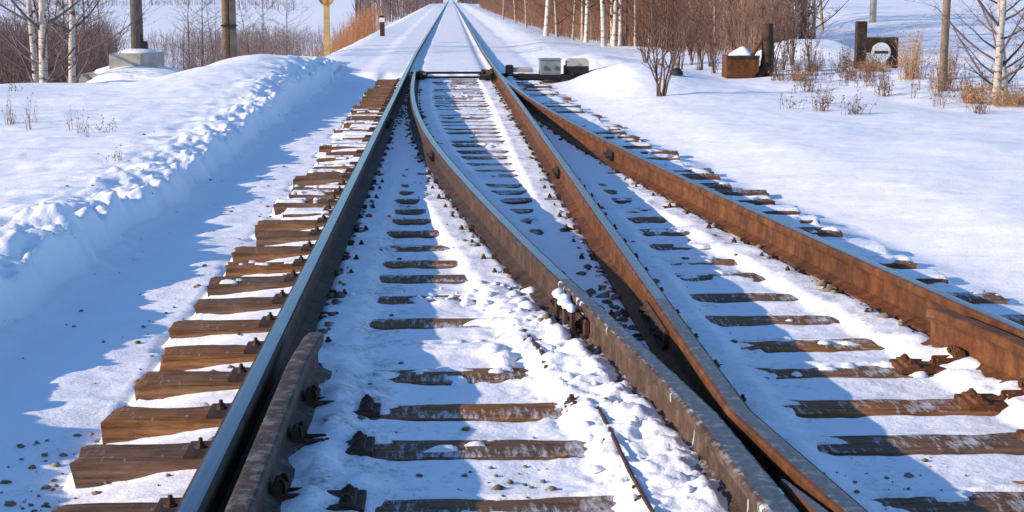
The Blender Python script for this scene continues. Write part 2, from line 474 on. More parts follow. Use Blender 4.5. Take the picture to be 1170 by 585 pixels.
    d = xb0-x
    bh = .26 + .05*fbm(y*.6, y*0, 108, 3) - .05*sst(9, 11, y) + .06*sst(8.5, 5, y) + .045*fbm(y*2.4, y*0+3, 109, 3) + .14*sst(17, 25, y)
    rise = .80*sst(0, .13, d) + .20*sst(.1, .4, d)
    chunk = (.075*fbm(x*2.6, y*2.2, 111, 4)+.022*np.abs(fbm(x*9, y*9, 115, 4))*sst(1.0, .3, d))*sst(.02, .15, d)*sst(1.1, .35, d)
    field = .09*fbm(x*.35, y*.3, 121, 3)*sst(.5, 2, d) - .07*sst(.5, 2.5, d)*sst(25, 8, y) \
        + .006*fbm(x*3, y*3, 125, 3)
    bank = p_lev + bh*rise + chunk + (.06*fbm(x*9, y*6, 117, 4)+.03*np.abs(fbm(x*4, y*4, 119, 3)))*sst(0, .06, d)*sst(.6, .2, d) + field*sst(.2, .8, d)
    bank = bank + .20*np.exp(-((x+3.4)/1.1)**2-((y-27)/4.5)**2)*sst(0, .6, d)
    drop = .80*sst(19, 40, y)*sst(-3.0, -5.0, x) + .55*sst(38, 60, y)*sst(-2.7, -5.5, x) + .5*sst(-10, -40, x)*sst(30, 60, y)
    bank = bank - drop + .03
    endb = sst(37, 31, y)                       # the bank ends near the sign post
    bank = lerp(np.minimum(zf-.03, .08) - .5*sst(-2.4, -4.6, x) - drop + .05*fbm(x*.5, y*.5, 131, 4)*sst(-2.2, -4, x), bank, endb)
    z = np.where(d > 0, np.maximum(bank, -5), z)
    z = np.where((d <= 0) & (d > -.12) & (endb > .5), z + .03*sst(-.12, 0, d), z)
    # slope side
    e = x-(D_+.76+.12*fbm(y*.8, y*0, 141, 3))
    sm = .030*fbm(x*.8, y*.6, 151, 4) + .008*fbm(x*5, y*5, 155, 4) + .014*np.abs(fbm(x*1.7, y*1.7, 157, 3))*sst(.2, 1, e)
    right = -.065 + .135*sst(0.05, 1.2, e) + .08*sst(.5, 2.8, e) + sm + .08*fbm(x*.4, y*.28, 161, 4)*sst(.8, 3, e)
    right = right + .15*over*sst(3.2, .2, e)
    right = right + .30*np.exp(-((x-3.15)/.9)**2-((y-26.8)/2.6)**2)*sst(.35, 1.3, e)
    right = right + .16*np.exp(-((x-2.9)/.7)**2-((y-32.0)/1.6)**2)
    right = right + .46*np.exp(-((x-7.7)/1.0)**4-((y-34.2)/1.9)**2) + .10*np.exp(-((x-5.4)/2.0)**2-((y-31)/3)**2)
    right = right + .14*np.exp(-((x-7.4)/2.0)**2-((y-25.5)/3)**2)
    right = right + (.05*np.abs(fbm(x*2.1, y*2.1, 171, 4)))*sst(4.0, 6.0, x)*sst(20, 24, y)*sst(42, 36, y)
    right = right + 1.2*sst(37, 66, y)*sst(9.5, 14.5, x)
    right = right - .12*sst(40, 60, y)*sst(3, 4.5, x-bendfar(y))
    z = np.where(e > -.05, lerp(z, right, sst(-.05, .25, e)), z)
    far_und = (1.2*fbm(x*.012, y*.012, 181, 3))*sst(90, 260, np.abs(x)+.0*y)*1.0
    return z + far_und

def axis(segs):
    out = [segs[0][0]]
    for a, b, s0, s1 in segs:
        p = a
        while p < b-1e-6:
            s = s0 + (s1-s0)*(p-a)/(b-a); p = min(b, p+s); out.append(p)
    return np.array(out)
def grow(a, b, s, g):
    out = []; p = a
    while p < b: p += s; s *= g; out.append(p)
    return np.array(out)
xs = axis([(-5.0, -2.5, .06, .025), (-2.5, -1.2, .02, .016), (-1.2, 2.7, .0145, .0145), (2.7, 3.6, .02, .03), (3.6, 9.5, .05, .09)])
xs = np.concatenate([-grow(5, 2600, .09, 1.11)[::-1], xs, grow(9.5, 2600, .11, 1.11)])
ys = axis([(-4, 3.4, .14, .03), (3.4, 8, .0125, .014), (8, 16, .014, .035), (16, 30, .035, .07), (30, 48, .08, .22)])
ys = np.concatenate([ys, grow(48, 2800, .25, 1.06)])
GX, GY = np.meshgrid(xs, ys)
GZ = ground_z(GX, GY)
dirt = np.zeros_like(GX)
dirt += .42*np.exp(-((GX+1.36)/.20)**2)*sst(15, 6, GY)
dirt += .40*sst(-.6, -.2, GX)*sst(.9, .3, GX)*sst(30, 12, GY)*(GY < 30.3)
dirt += .45*sst(.95, 1.1, GX)*sst(xd(GY), xd(GY)-.15, GX)*(GY < 12)
dirt += .35*np.exp(-((GX+.40)/.2)**2)*(GY < 12)
dirt += .25*np.exp(-((GX+2.6)/.5)**2)*sst(14, 8, GY)
dirt = np.clip(dirt, 0, 1)
nx, ny = len(xs), len(ys)
idx = np.arange(nx*ny).reshape(ny, nx)
Q = np.stack([idx[:-1, :-1], idx[:-1, 1:], idx[1:, 1:], idx[1:, :-1]], -1).reshape(-1, 4)
me = fast_mesh('snow_ground', np.stack([GX, GY, GZ], -1).reshape(-1, 3), Q, M['snow'], True, {'dirt': dirt.ravel()})
g = link('snow_ground', me); g['kind'] = 'structure'
def gz(x, y):                                  # height of the ground mesh
    i = min(max(int(np.searchsorted(xs, x))-1, 0), nx-2); j = min(max(int(np.searchsorted(ys, y))-1, 0), ny-2)
    a = (x-xs[i])/(xs[i+1]-xs[i]); b = (y-ys[j])/(ys[j+1]-ys[j])
    return float((GZ[j, i]*(1-a)+GZ[j, i+1]*a)*(1-b)+(GZ[j+1, i]*(1-a)+GZ[j+1, i+1]*a)*b)
def on_ground(px, py):
    z = .1
    for _ in range(12):
        p = unproj(px, py, z); z = .5*z+.5*gz(p[0], p[1])
    return p

def snow_blob(c, r, s=0, n=14, amp=.15):
    """soft snow cap: flattened dome"""
    th = np.linspace(0, 2*math.pi, n, endpoint=False); V = []; f = []
    rings = [(1.0, -.15), (.98, .18), (.82, .55), (.5, .88), (.2, .99)]
    for (a, z) in rings:
        rr = a*(1+amp*fbm(np.cos(th)*1.5+s, np.sin(th)*1.5+z, 500+s, 2))
        for t_, r_ in zip(th, rr): V.append((c[0]+r[0]*r_*math.cos(t_), c[1]+r[1]*r_*math.sin(t_), c[2]+r[2]*z))
    V.append((c[0], c[1], c[2]+r[2]))
    for k in range(4):
        for i in range(n): f.append((k*n+i, k*n+(i+1) % n, (k+1)*n+(i+1) % n, (k+1)*n+i))
    for i in range(n): f.append((4*n+i, 4*n+(i+1) % n, 5*n))
    return V, f

# ------------------------------------------------------------------ sleepers
def bolt_mb(h=.034, r=.012, n=6, washer=True):
    m = MB()
    if washer: m.cyl((0, 0, -.004), (0, 0, .008), r*1.7, r*1.6, 8)
    m.cyl((0, 0, .006), (0, 0, h*.62), r*1.25, r*1.2, n)
    m.cyl((0, 0, h*.6), (0, 0, h), r*.72, r*.6, 6)
    return m
def spike_mb():
    m = MB(); m.box((0, 0, .004), (.016, .016, .02)); m.box((.004, 0, .018), (.032, .026, .014), 0, .005)
    return m
b_proto = bolt_mb().build('bolt', M['rust'])
bolt_me = b_proto.data; bpy.data.objects.remove(b_proto)
b_proto = bolt_mb(.034, .015).build('bolt', M['rust_d'])
bigbolt_me = b_proto.data; bpy.data.objects.remove(b_proto)
b_proto = bolt_mb(.034, .015).build('bolt', M['rust_o'])
bigbolt_o_me = b_proto.data; bpy.data.objects.remove(b_proto)
b_proto = spike_mb().build('spike', M['rust'])
spike_me = b_proto.data; bpy.data.objects.remove(b_proto)

def timber_mesh(i):
    L0, L1 = sl_l[i], sl_r[i]; w = sl_w[i]
    n = max(10, int((L1-L0)/(.05 if sl_y[i] < 12 else .12)))
    px_ = np.linspace(L0, L1, n)
    rr = rnd.uniform(.006, .020)
    prof = [(-w, -.17), (-w*1.01, -.08), (-w*.99, -rr), (-w+rr*.8, -.004), (-w*.35, .0), (w*.35, .0), (w-rr*.8, -.004), (w*.99, -rr), (w*1.01, -.08), (w, -.17)]
    P = np.array(prof); k = len(P)
    V = np.zeros((n, k, 3))
    for a in range(k):
        V[:, a, 0] = px_
        V[:, a, 1] = P[a, 0] + .010*fbm(px_*5, px_*0+a*3.3, 200+i, 4)
        V[:, a, 2] = P[a, 1] + (.009*fbm(px_*5, px_*0+a*1.7, 300+i, 4) if P[a, 1] > -.15 else 0)
    # worn ends
    for e, s in ((0, 1), (n-1, -1)):
        V[e, :, 0] += s*rng.uniform(0, .03, k)
        V[e, :, 2] -= np.where(P[:, 1] > -.05, rng.uniform(0, .008, k), 0)
    V = V.reshape(-1, 3)
    f = []
    for s in range(n-1):
        for a in range(k):
            f.append((s*k+a, (s+1)*k+a, (s+1)*k+(a+1) % k, s*k+(a+1) % k))
    f.append(tuple(range(k))); f.append(tuple((n-1)*k+a for a in range(k))[::-1])
    m = MB(); m.add(V, f); return m

SLEEPER_G = 'timber sleepers under the turnout'
def ordinal(n): return '%d%s' % (n, 'th' if 10 < n % 100 < 14 else {1: 'st', 2: 'nd', 3: 'rd'}.get(n % 10, 'th'))
NOSE = int(np.argmax(sl_y > 4.1))
for i in range(NS):
    yy = sl_y[i]
    if i in MACH: lab, gr = 'extra long timber sleeper running out beneath the grey switch machine', 'long sleepers under the switch machine'
    elif yy < 12: lab, gr = ('weathered brown timber sleeper, %s from the crossing nose towards the switch machine' % ordinal(i-NOSE+1) if i >= NOSE else 'timber sleeper under the crossing, %s behind the tip of its nose' % ordinal(NOSE-i)), SLEEPER_G
    else: lab, gr = 'snow-dusted timber sleeper, %s from the stretcher bar towards the crossing' % ordinal(NS-i), SLEEPER_G
    t = thing('sleeper', lab, 'sleeper', (0, yy, sl_z[i]), rnd.uniform(-.006, .006), gr)
    o = timber_mesh(i).build('timber', M['wood'], t)
    rails = [float(xa(yy)), float(xb(yy)), float(xc(yy)), float(xd(yy))]
    for r, X in enumerate(rails):
        if r == 3 and rails[3]-rails[2] < .16: continue
        if r == 1 and rails[1]-rails[0] < .2: continue
        if yy < 5.3 and r == 2: continue
        pm = MB()
        wide = .40
        if r == 1 and yy < 7.3: wide = .50
        off = -.05 if (r == 1 and yy < 7.3) else 0
        pm.box((off, 0, .004), (wide, .17, .022), 0, .004)
        spots = [(-.098, -.045), (-.098, .045), (.098, -.045), (.098, .045), (-.155, .0), (.155, .0)]
        if r == 1 and yy < 7.3: spots = [(-.098, -.045), (-.098, .045), (-.20, -.06), (-.19, .05), (-.265, -.05), (-.27, .05), (.098, .0)]
        if yy >= 13:
            for (a, b) in spots[:4]: pm.box((a, b, .028), (.03, .028, .024), 0, .005)
        pl = pm.build('tie_plate', M['rust_d'] if r in (1, 2) and yy > 7 else M['rust'], t)
        pl.location = (X, 0, -sl_z[i]*.5-(.006 if r == 1 and yy < 7.3 else 0))
        if yy < 13:
            for q, (a, b) in enumerate(spots):
                if abs(a) > .12: me_ = bigbolt_me if (r == 1 and yy < 7.3) else bolt_me
                else: me_ = spike_me if r != 1 or yy > 7.3 else bigbolt_me
                bo = link('bolt' if me_ is not spike_me else 'spike', me_, pl, (a, b, .014))
                bo.rotation_euler = (rnd.uniform(-.08, .08), rnd.uniform(-.08, .08), (math.pi if a > 0 else 0)+rnd.uniform(-.3, .3))

# ------------------------------------------------------------------ rails
half = [(.075, 0), (.075, .011), (.045, .020), (.013, .034), (.009, .06), (.009, .115), (.017, .133), (.0355, .142), (.0375, .166), (.033, .1755), (.025, .1785), (.014, .1797)]
def rail_profile(head=1.0, foot=1.0, wl=1.0, wr=1.0):
    P = []
    for (u, w) in half: P.append((u*(head if w > .13 else foot if w < .03 else 1)*wr, w))
    for (u, w) in reversed(half): P.append((-u*(head if w > .13 else foot if w < .03 else 1)*wl, w))
    return np.array(P)
def sweep(fx, y0, y1, step, prof=None, z=ZR, taper=None, zfn=None):
    P = rail_profile() if prof is None else prof
    n = max(2, int(abs(y1-y0)/step)+1)
    Y = np.linspace(y0, y1, n)
    X = np.array([float(fx(v)) for v in Y])
    tx = np.gradient(X, Y); k = len(P)
    V = np.zeros((n, k, 3))
    for s in range(n):
        nrm = np.array([1, -tx[s]])/math.hypot(1, tx[s])
        u = P[:, 0].copy(); w = P[:, 1].copy()
        if taper is not None: u, w = taper(Y[s], u, w)
        V[s, :, 0] = X[s]+u*nrm[0]; V[s, :, 1] = Y[s]+u*nrm[1]
        V[s, :, 2] = z+w+(zfn(Y[s]) if zfn else 0)
    f = []; mi = []
    top = {i for i in range(k) if P[i, 1] > .1775 and P[(i+1) % k, 1] > .1775}
    for s in range(n-1):
        for a in range(k):
            f.append((s*k+a, s*k+(a+1) % k, (s+1)*k+(a+1) % k, (s+1)*k+a)); mi.append(1 if a in top else 0)
    f.append(tuple(range(k))[::-1]); f.append(tuple((n-1)*k+a for a in range(k))); mi += [0, 0]
    m = MB(); m.v = [V.reshape(-1, 3)]; m.f = f; m.m = mi; m.n = n*k
    return m
def cuts(a, b, js): e = [a]+sorted(js)+[b]; return [(p+.003, q-.003) for p, q in zip(e[:-1], e[1:])]
fp_me = {}
def fishplate(parent, fx, yj, side, m_, bm, L=.8):
    sl_ = (float(fx(yj+.1))-float(fx(yj-.1)))/.2
    X = float(fx(yj)); q = MB()
    q.box((0, 0, .075), (.02, L, .075), 0, .008); q.box((side*.008, 0, .042), (.03, L, .012)); 
    o = q.build('fishplate', m_, parent); o.location = (X+side*.022, yj, ZR); o.rotation_euler = (0, 0, -math.atan(sl_))
    for a in (-.3, -.16, .16, .3):
        b = link('bolt', bm, o, (side*.01, a*L/.8, .078)); b.rotation_euler = (0, side*math.pi/2, 0)
    return o

SEC = .3
tA = thing('stock_rail', 'long straight rail with blue polished head beside the bare sleeper ends and path', 'rail', (XA, 2, ZR))
def child(mb, name, mats, t, smooth=False):
    o = mb.build(name, mats, t, smooth)
    o.location = -np.array(t.location); return o
def fpl(t, fx, yj, side, m_, bm, L=.8):
    o = fishplate(t, fx, yj, side, m_, bm, L); o.location = np.array(o.location)-np.array(t.location)
smooth_rail = False
for a, b in cuts(0.6, 900, [18.4, 43.0]):
    if b < 60: child(sweep(xa, a, b, .6), 'rail_section', [M['rust_d'], M['steel_a']], tA)
    else:
        child(sweep(xa, a, 120, 3), 'rail_section', [M['rust_d'], M['steel_a']], tA)
        child(sweep(xa, 120.01, 900, 40), 'rail_section', [M['rust_d'], M['steel_a']], tA)
fpl(tA, xa, 18.4, -1, M['rust_d'], bolt_me); fpl(tA, xa, 18.4, 1, M['rust_d'], bolt_me)

def bladeL(y, u, w):                       # planed switch blade tip
    k = float(sst(29.7, 23.0, y)); 
    u = np.where(w > .12, np.minimum(u, lerp(.006, .0375, k)), u); u = np.where(w < .03, np.maximum(u, lerp(-.02, -.075, k)), u)
    return u, np.where(w > .13, w-lerp(.03, 0, float(sst(29.7, 27.5, y))), w)
tB = thing('closure_rail', 'curved rusty rail that begins as an open switch blade and bends at the crossing', 'rail', (float(xb(4)), 2, ZR))
def wingB(y, u, w):
    k = float(sst(5.6, 5.0, y)); return np.where((w > .13) & (u > 0), u*(1+.02*k), np.where((w > .13), u*(1+.45*k), u)), np.where(w > .172, w-.004*k, w)
child(sweep(xb, 7.36, 17.0, .25), 'rail_section', [M['rust'], M['steel']], tB)
child(sweep(xb, 17.006, 29.7, .4, taper=bladeL), 'switch_blade', [M['rust'], M['steel']], tB)
child(sweep(xb, .6, 7.35, .09, taper=wingB), 'wing_rail', [M['rust_f'], M['steel_f']], tB)
fpl(tB, xb, 7.1, -1, M['rust_d'], bigbolt_me, .75); fpl(tB, xb, 7.1, 1, M['rust_d'], bigbolt_me, .75)
fpl(tB, xb, 14.4, -1, M['iron'], bolt_me, .3)

def bladeR(y, u, w):
    k = float(sst(29.7, 22.5, y))
    u = np.where(w > .12, np.maximum(-.0375, np.minimum(u, lerp(-.025, .0375, k))), u); u = np.where(w < .03, np.minimum(u, lerp(.0, .075, k)), u)
    return u, np.where(w > .13, w-lerp(.025, 0, float(sst(29.7, 27.5, y))), w)
tC = thing('closure_rail', 'straight rusty rail with shiny top between the two curved rails', 'rail', (XC, 2, ZR))
def wingC(y, u, w):
    k = float(sst(5.5, 5.0, y)); return np.where((w > .13), u*(1+.05*k), u), w
child(sweep(xc, 6.86, 13.0, .4), 'rail_section', [M['rust_o'], M['steel']], tC)
def xc_t(y): return float(xc(y)) - .0
child(sweep(xc_t, 13.006, 29.7, .5, taper=bladeR), 'switch_blade', [M['rust_o'], M['steel']], tC)
child(sweep(xc, .6, 6.854, .09, taper=wingC), 'wing_rail', [M['rust_o'], M['steel_f']], tC)
fpl(tC, xc, 6.86, -1, M['rust'], bigbolt_me, .7); fpl(tC, xc, 6.86, 1, M['rust'], bigbolt_me, .7)
fpl(tC, xc, 13.0, -1, M['iron'], bolt_me, .3)

tD = thing('stock_rail', 'orange rusted outer rail curving away along the snowy slope', 'rail', (float(xd(2)), 2, ZR))
child(sweep(xd, .6, 14.4, .25), 'rail_section', [M['rust_o'], M['steel']], tD)
child(sweep(xd, 14.406, 43, .5), 'rail_section', [M['rust_o'], M['steel']], tD)
child(sweep(xd, 43.006, 120, 3), 'rail_section', [M['rust_d'], M['steel']], tD)
child(sweep(xd, 120.01, 900, 40), 'rail_section', [M['rust_d'], M['steel']], tD)
fpl(tD, xd, 14.4, -1, M['iron'], bolt_me, .3)

# guard rails
def gA(y): return float(xa(y)) + .128 + .022*float(sst(5.6, 6.25, y))
def gD(y): return float(xd(y)) - .130 - .03*float(sst(6.0, 6.65, y))
def gt(yend):
    def fn(y, u, w):
        k = float(sst(yend-.10, yend, y)); return np.where(w > .13, u*(1-.15*k), u*.8), np.where(w > .10, w-.012*k, w)
    return fn
for nm, fn, yend, lab, mm, tb, sgn, bm in (
        ('guard_rail', gA, 6.25, 'dark brown guard rail close inside the straight rail with the blue polished head', M['rust_g'], 'rust', 1, bigbolt_me),
        ('guard_rail', gD, 6.65, 'orange-brown guard rail with square bolts beside the outer rusted rail', M['rust_o'], 'rust_o', -1, bigbolt_o_me)):
    t = thing(nm, lab, 'guard rail', (fn(3), 2, ZR))
    r = sweep(fn, .9, yend, .12, taper=gt(yend), z=ZR+.004)
    o = child(r, 'rail_section', [mm, mm], t)
    for yy in sl_y[(sl_y > 3) & (sl_y < yend)]:
        X = fn(yy); q = MB()
        q.box((sgn*.12, 0, .006), (.34, .19, .02), 0, .004)                 # base plate
        q.box((sgn*.035, 0, .045), (.03, .10, .07), 0, .01)                  # rib
        q.box((sgn*.24, 0, .019), (.05, .17, .016), 0, .005)
        q.box((sgn*.085, -.035, .028), (.09, .014, .036), 0, .005); q.box((sgn*.085, .04, .026), (.09, .014, .03), 0, .005)
        o = q.build('chair', M['rust_d'] if sgn > 0 else M['rust_o'], t)
        o.location = np.array([X, yy, ZR-.014])-np.array(t.location)
        for (a, b, up) in ((.24, -.045, 1), (.24, .045, 1), (.135, 0, 1), (.05, -.03, 0), (.05, .035, 0)):
            bo = link('bolt', bm, o, (sgn*a, b, (.026 if a > .2 else .016) if up else .066))
            bo.rotation_euler = (rnd.uniform(-.1, .1), 0 if up else sgn*math.pi/2, rnd.uniform(0, 1)); bo.scale = (.9, .9, .62)

# crossing nose and spacer blocks
t = thing('crossing_nose', 'pointed rusty crossing nose between the two bent wing rails', 'rail crossing', ((float(xb(3.6))+float(xc(3.6)))/2, 4.05, 0))
q = MB()
pts = []
for yy, hw, zt in ((4.30, .008, .170), (3.95, .020, .194), (3.4, .042, .198), (2.8, .075, .198), (1.6, .14, .198), (.8, .19, .198)):
    cx = XC + .000 + (4.30-yy)*.072
    pts += [(cx-hw-.01, yy, .05), (cx+hw+.01, yy, .05), (cx+hw, yy, zt-.008), (cx+hw*.7, yy, zt), (cx-hw*.7, yy, zt), (cx-hw, yy, zt-.008)]
f = []
mi = []
for s in range(5):
    for a in range(6):
        f.append((s*6+a, s*6+(a+1) % 6, (s+1)*6+(a+1) % 6, (s+1)*6+a)); mi.append(1 if a == 3 else 0)
f.append(tuple(range(6))); mi.append(0)
q.add(pts, f); q.m = mi
o = child(q, 'nose', [M['rust_o'], M['steel_f']], t)
for yy in (5.02, 4.35, 3.5):
    bq = MB(); xl, xr = float(xb(yy)), float(xc(yy))
    bq.box(((xl+xr)/2, yy, .075), (max(.05, xr-xl-.02), .14, .08), 0, .01)
    child(bq, 'spacer_block', M['rust_d'], t)
bq = MB()
for a, b in ((.7, 5.4),):
    yv = np.linspace(a, b, 8)
    L = [(float(xb(v))-.02, v, .036) for v in yv]; R_ = [(float(xc(v))+.02, v, .036) for v in yv]
    bq.add(L+R_, [(i, 8+i, 8+i+1, i+1) for i in range(7)])
child(bq, 'base_plate', M['rust_d'], t)

# steel strip lying in the snow beside the crossing
p0, p1 = unproj(683, 466, .05), unproj(748, 590, .05)
q = MB(); n = 7
for s in range(n):
    a = p0+(p1-p0)*s/n; b = p0+(p1-p0)*(s+1)/n
    q.cyl((a[0]+rnd.uniform(-.002, .002), a[1], .050+.006*math.sin(s)), (b[0], b[1], .050+.006*math.sin(s+1)), .0075, .0075, 6)
tag(q.build('steel_rod', M['rust']), 'thin rusty steel rod lying in the snow beside the crossing bolts', 'rod')
# exposed edge of the crossing's bed plate
q = MB(); a, b, c = unproj(606, 374, .045), unproj(619, 412, .045), unproj(652, 411, .045)
q.box(((a[0]+b[0])/2, (a[1]+b[1])/2, .030), (.016, abs(a[1]-b[1]), .03), rz=math.atan2(-(b[0]-a[0]), (b[1]-a[1])) if False else .12)
q.box(((b[0]+c[0])/2, b[1]-.004, .026), (abs(c[0]-b[0]), .012, .034))
tag(q.build('bed_plate', M['rust']), 'rusty angle edge of a bed plate poking from the snow by the rail joint', 'steel plate')
# joint bracket with snow, on the curved rail
t = thing('joint_bracket', 'snow-capped steel bracket clamped on the curved rail at its joint', 'bracket', (float(xb(7.2))-.1, 7.2, .05))
q = MB(); X = float(xb(7.15)); 
for yy in (6.78, 6.95, 7.14): q.box((float(xb(yy))-.075, yy, .10), (.014, .05, .15), 0, .004, rz=.1)
q.box((float(xb(6.97))-.075, 6.97, .168), (.04, .44, .012), rz=.112)
child(q, 'bracket', M['rust_d'], t)
q = MB(); 
for s in range(6):
    yy = 6.77+.075*s; v, f = snow_blob((float(xb(yy))-.075+rnd.uniform(-.008, .008), yy, .174), (rnd.uniform(.018, .03), .055, rnd.uniform(.012, .028)), 40+s, 10, .4); q.add(v, f)
child(q, 'snow_cap', M['snowc'], t, True)

# ------------------------------------------------------------------ switch rods and machine
ym = float(sl_y[MACH[0]])+.27
def bar(name, lab, y_, z_, x0, x1, r, m_='iron'):
    q = MB(); q.cyl((x0, y_, z_), (x1, y_, z_), r, r, 8)
    for xx in (x0+.12, x1-.14): q.box((xx, y_, z_), (.12, .07, .07), 0, .01)
    tag(q.build(name, M[m_]), lab, 'switch rod')
bar('stretcher_bar', 'dark stretcher bar joining the switch blade tips', ym, .13, XA+.12, XC-.02, .022)
bar('drive_rod', 'dark drive rod lying between the blades next to the stretcher bar', ym-.55*2, .10, XA+.15, XC-.02, .022)
bar('control_rod', 'dark control rod running under the rails out to the switch machine', ym+.15, .075, XC+.05, 1.55, .018)
for k_, (cx, cy, n_) in enumerate(((XC-.16, ym-.2, 26), (XA+.22, ym-.35, 14))):
    t = thing('blade_lock', 'black clamp lock cluster of levers at the closed blade tip' if k_ == 0 else 'black clamp lock cluster of levers at the open blade tip', 'switch lock', (cx, cy, 0))
    hs = MB(); hs.box((0, 0, .08), (.16, .5, .12), 0, .02); hs.build('housing', M['iron'], t)
    for s in range(n_):
        a = MB(); r_ = rnd.random()
        a.box((0, 0, 0), (rnd.uniform(.03, .09), rnd.uniform(.03, .12), rnd.uniform(.03, .1)), 0, .01, rnd.uniform(0, 3))
        o = a.build('lever', M['iron'] if r_ < .8 else M['rust'], t); o.location = (rnd.uniform(-.11, .11)-(.0 if k_ else .02), rnd.uniform(-.9, .45), rnd.uniform(.06, .19))
my = float(sl_y[MACH[0]])+.28
t = thing('switch_machine', 'grey two-box electric switch machine on dark base plate over the sleeper ends', 'switch machine', (1.9, my, .03))
q = MB(); q.box((-.02, 0, .04), (1.25, .42, .06), 0, .008); q.box((-.1, -.26, .03), (1.0, .10, .07), 0, .01); q.build('base', M['iron'], t)
q = MB(); q.box((-.50, 0, .15), (.42, .26, .08), 0, .02); q.build('throw_bar_cover', M['conc'], t)
q = MB(); q.box((-.72, -.05, .16), (.14, .2, .16), 0, .015); q.build('crank', M['iron'], t)
q = MB(); q.box((.02, 0, .21), (.38, .40, .28), 0, .03); q.box((.02, 0, .345), (.41, .43, .022), 0, .008); bx_ = q.build('motor_box', M['grey'], t)
for s in (-.09, .11):
    q = MB(); q.cyl((0, -.20, 0), (0, -.225, 0), .04, .034, 10); o = q.build('lock_boss', M['mast'], bx_); o.location = (.02+s, 0, .19)
q = MB(); q.box((.50, .02, .15), (.44, .36, .16), 0, .02); q.build('gear_case', M['iron'], t)
q = MB(); q.box((.52, .02, .285), (.40, .38, .13), 0, .035); q.box((.50, -.18, .26), (.05, .02, .06)); q.build('gear_box_lid', M['conc'], t)
q = MB()
cpts = [(.42, -.2, .12), (.44, -.28, .04), (.40, -.36, -.02), (.2, -.40, -.03), (-.1, -.4, -.03)]
for a, b in zip(cpts[:-1], cpts[1:]): q.cyl(a, b, .022, .022, 8)
q.build('cable', M['iron'], t, True)

# ------------------------------------------------------------------ path-side structures
YM = 43.0
xm = at_depth(162, YM); zg = 1.49-(93+3.5)*YM/F_PX
t = thing('concrete_foundation', 'two-tier concrete foundation block heaped with snow under the dark mast', 'foundation', (xm, YM, zg-.1))
pm = 1850/YM
q = MB(); q.box((-.1, .3, .16), (2.5, 2.0, .42), 0, .03); q.build('lower_slab', M['conc'], t)
q = MB(); q.box((0, .2, .62), (1.22, 1.2, .56), 0, .02); q.build('upper_block', M['conc'], t)
q = MB(); v, f = snow_blob((0, .15, .25), (1.25, 1.2, .36), 3, 24, .25); q.add(v, f); 
v, f = snow_blob((.25, -.7, .12), (1.35, .7, .42), 5, 24, .3); q.add(v, f); q.build('snow_cover', M['snowc'], t, True)
q = MB(); v, f = snow_blob((.03, .2, .88), (.56, .55, .13), 8, 20, .2); q.add(v, f); q.build('snow_cap', M['snowc'], t, True)
t = thing('mast', 'dark round steel mast standing on the snowy concrete block', 'mast', (xm+.02, YM+.2, zg+.78))
q = MB(); q.cyl((0, 0, -.02), (0, 0, 5.2), .165, .125, 14); q.build('pole', M['mast'], t, True)
q = MB(); q.box((.20, -.06, .16), (.14, .14, .32), 0, .02); q.cyl((.12, -.1, 0), (.12, -.1, .5), .02, .02, 6); q.build('junction_box', M['black'], t)
q = MB(); q.box((0, 0, .02), (.46, .46, .06), 0, .01); q.build('base_flange', M['mast'], t)

YP = 47.0; xp = at_depth(267, YP)
t = thing('utility_pole', 'pale timber utility pole strapped to a dark concrete stub behind the snow bank', 'pole', (xp, YP, gz(xp, YP)-.1))
q = MB(); q.cyl((-.08, 0, 0), (-.12, .05, 6.0), .125, .10, 12); q.build('timber_pole', M['polew'], t, True)
q = MB(); q.box((.10, .02, 1.5), (.17, .19, 3.4), 0, .02); q.build('concrete_stub', M['mast'], t)
q = MB(); q.box((.0, .0, .75), (.44, .30, .05)); q.build('strap', M['iron'], t)
q = MB(); q.box((0, 0, 2.2), (.44, .30, .05)); q.build('strap', M['iron'], t)

ps = unproj(374, 62, .0); xs_, ys_ = ps[0], ps[1]
t = thing('sign_post', 'yellow wooden post carrying a round cross-barred warning sign', 'sign', (xs_, ys_, gz(xs_, ys_)-.1))
q = MB(); q.box((0, 0, .78), (.15, .11, 1.6), 0, .01); q.build('post', M['yellow'], t)
sg = MB(); sg.cyl((0, -.07, 1.62), (0, -.085, 1.62), .20, .20, 22); disc = sg.build('sign_disc', M['yellow'], t)
q = MB(); n = 22
for s in range(n):
    a0, a1 = s*2*math.pi/n, (s+1)*2*math.pi/n
    q.cyl((.195*math.cos(a0), -.09, 1.62+.195*math.sin(a0)), (.195*math.cos(a1), -.09, 1.62+.195*math.sin(a1)), .022, .022, 5)
q.build('rim', M['orange'], disc)
q = MB(); q.box((0, -.092, 1.62), (.36, .012, .045)); q.box((0, -.095, 1.62), (.05, .012, .36))
q.build('cross', M['orange'], disc)
ps = unproj(437, 43, .02); 
t = thing('marker_post', 'short dark marker post with a white and black painted head on the embankment edge', 'marker post', (ps[0], ps[1], gz(ps[0], ps[1])-.1))
q = MB(); q.box((.0, 0, .30), (.17, .15, .64), 0, .01, rx=.02); q.build('shaft', M['rust'], t)
q = MB(); q.box((-.01, 0, .69), (.20, .18, .16), 0, .01); q.build('white_band', M['white'], t)
q = MB(); q.box((-.01, 0, .805), (.19, .17, .07), 0, .03); q.build('black_cap', M['black'], t)

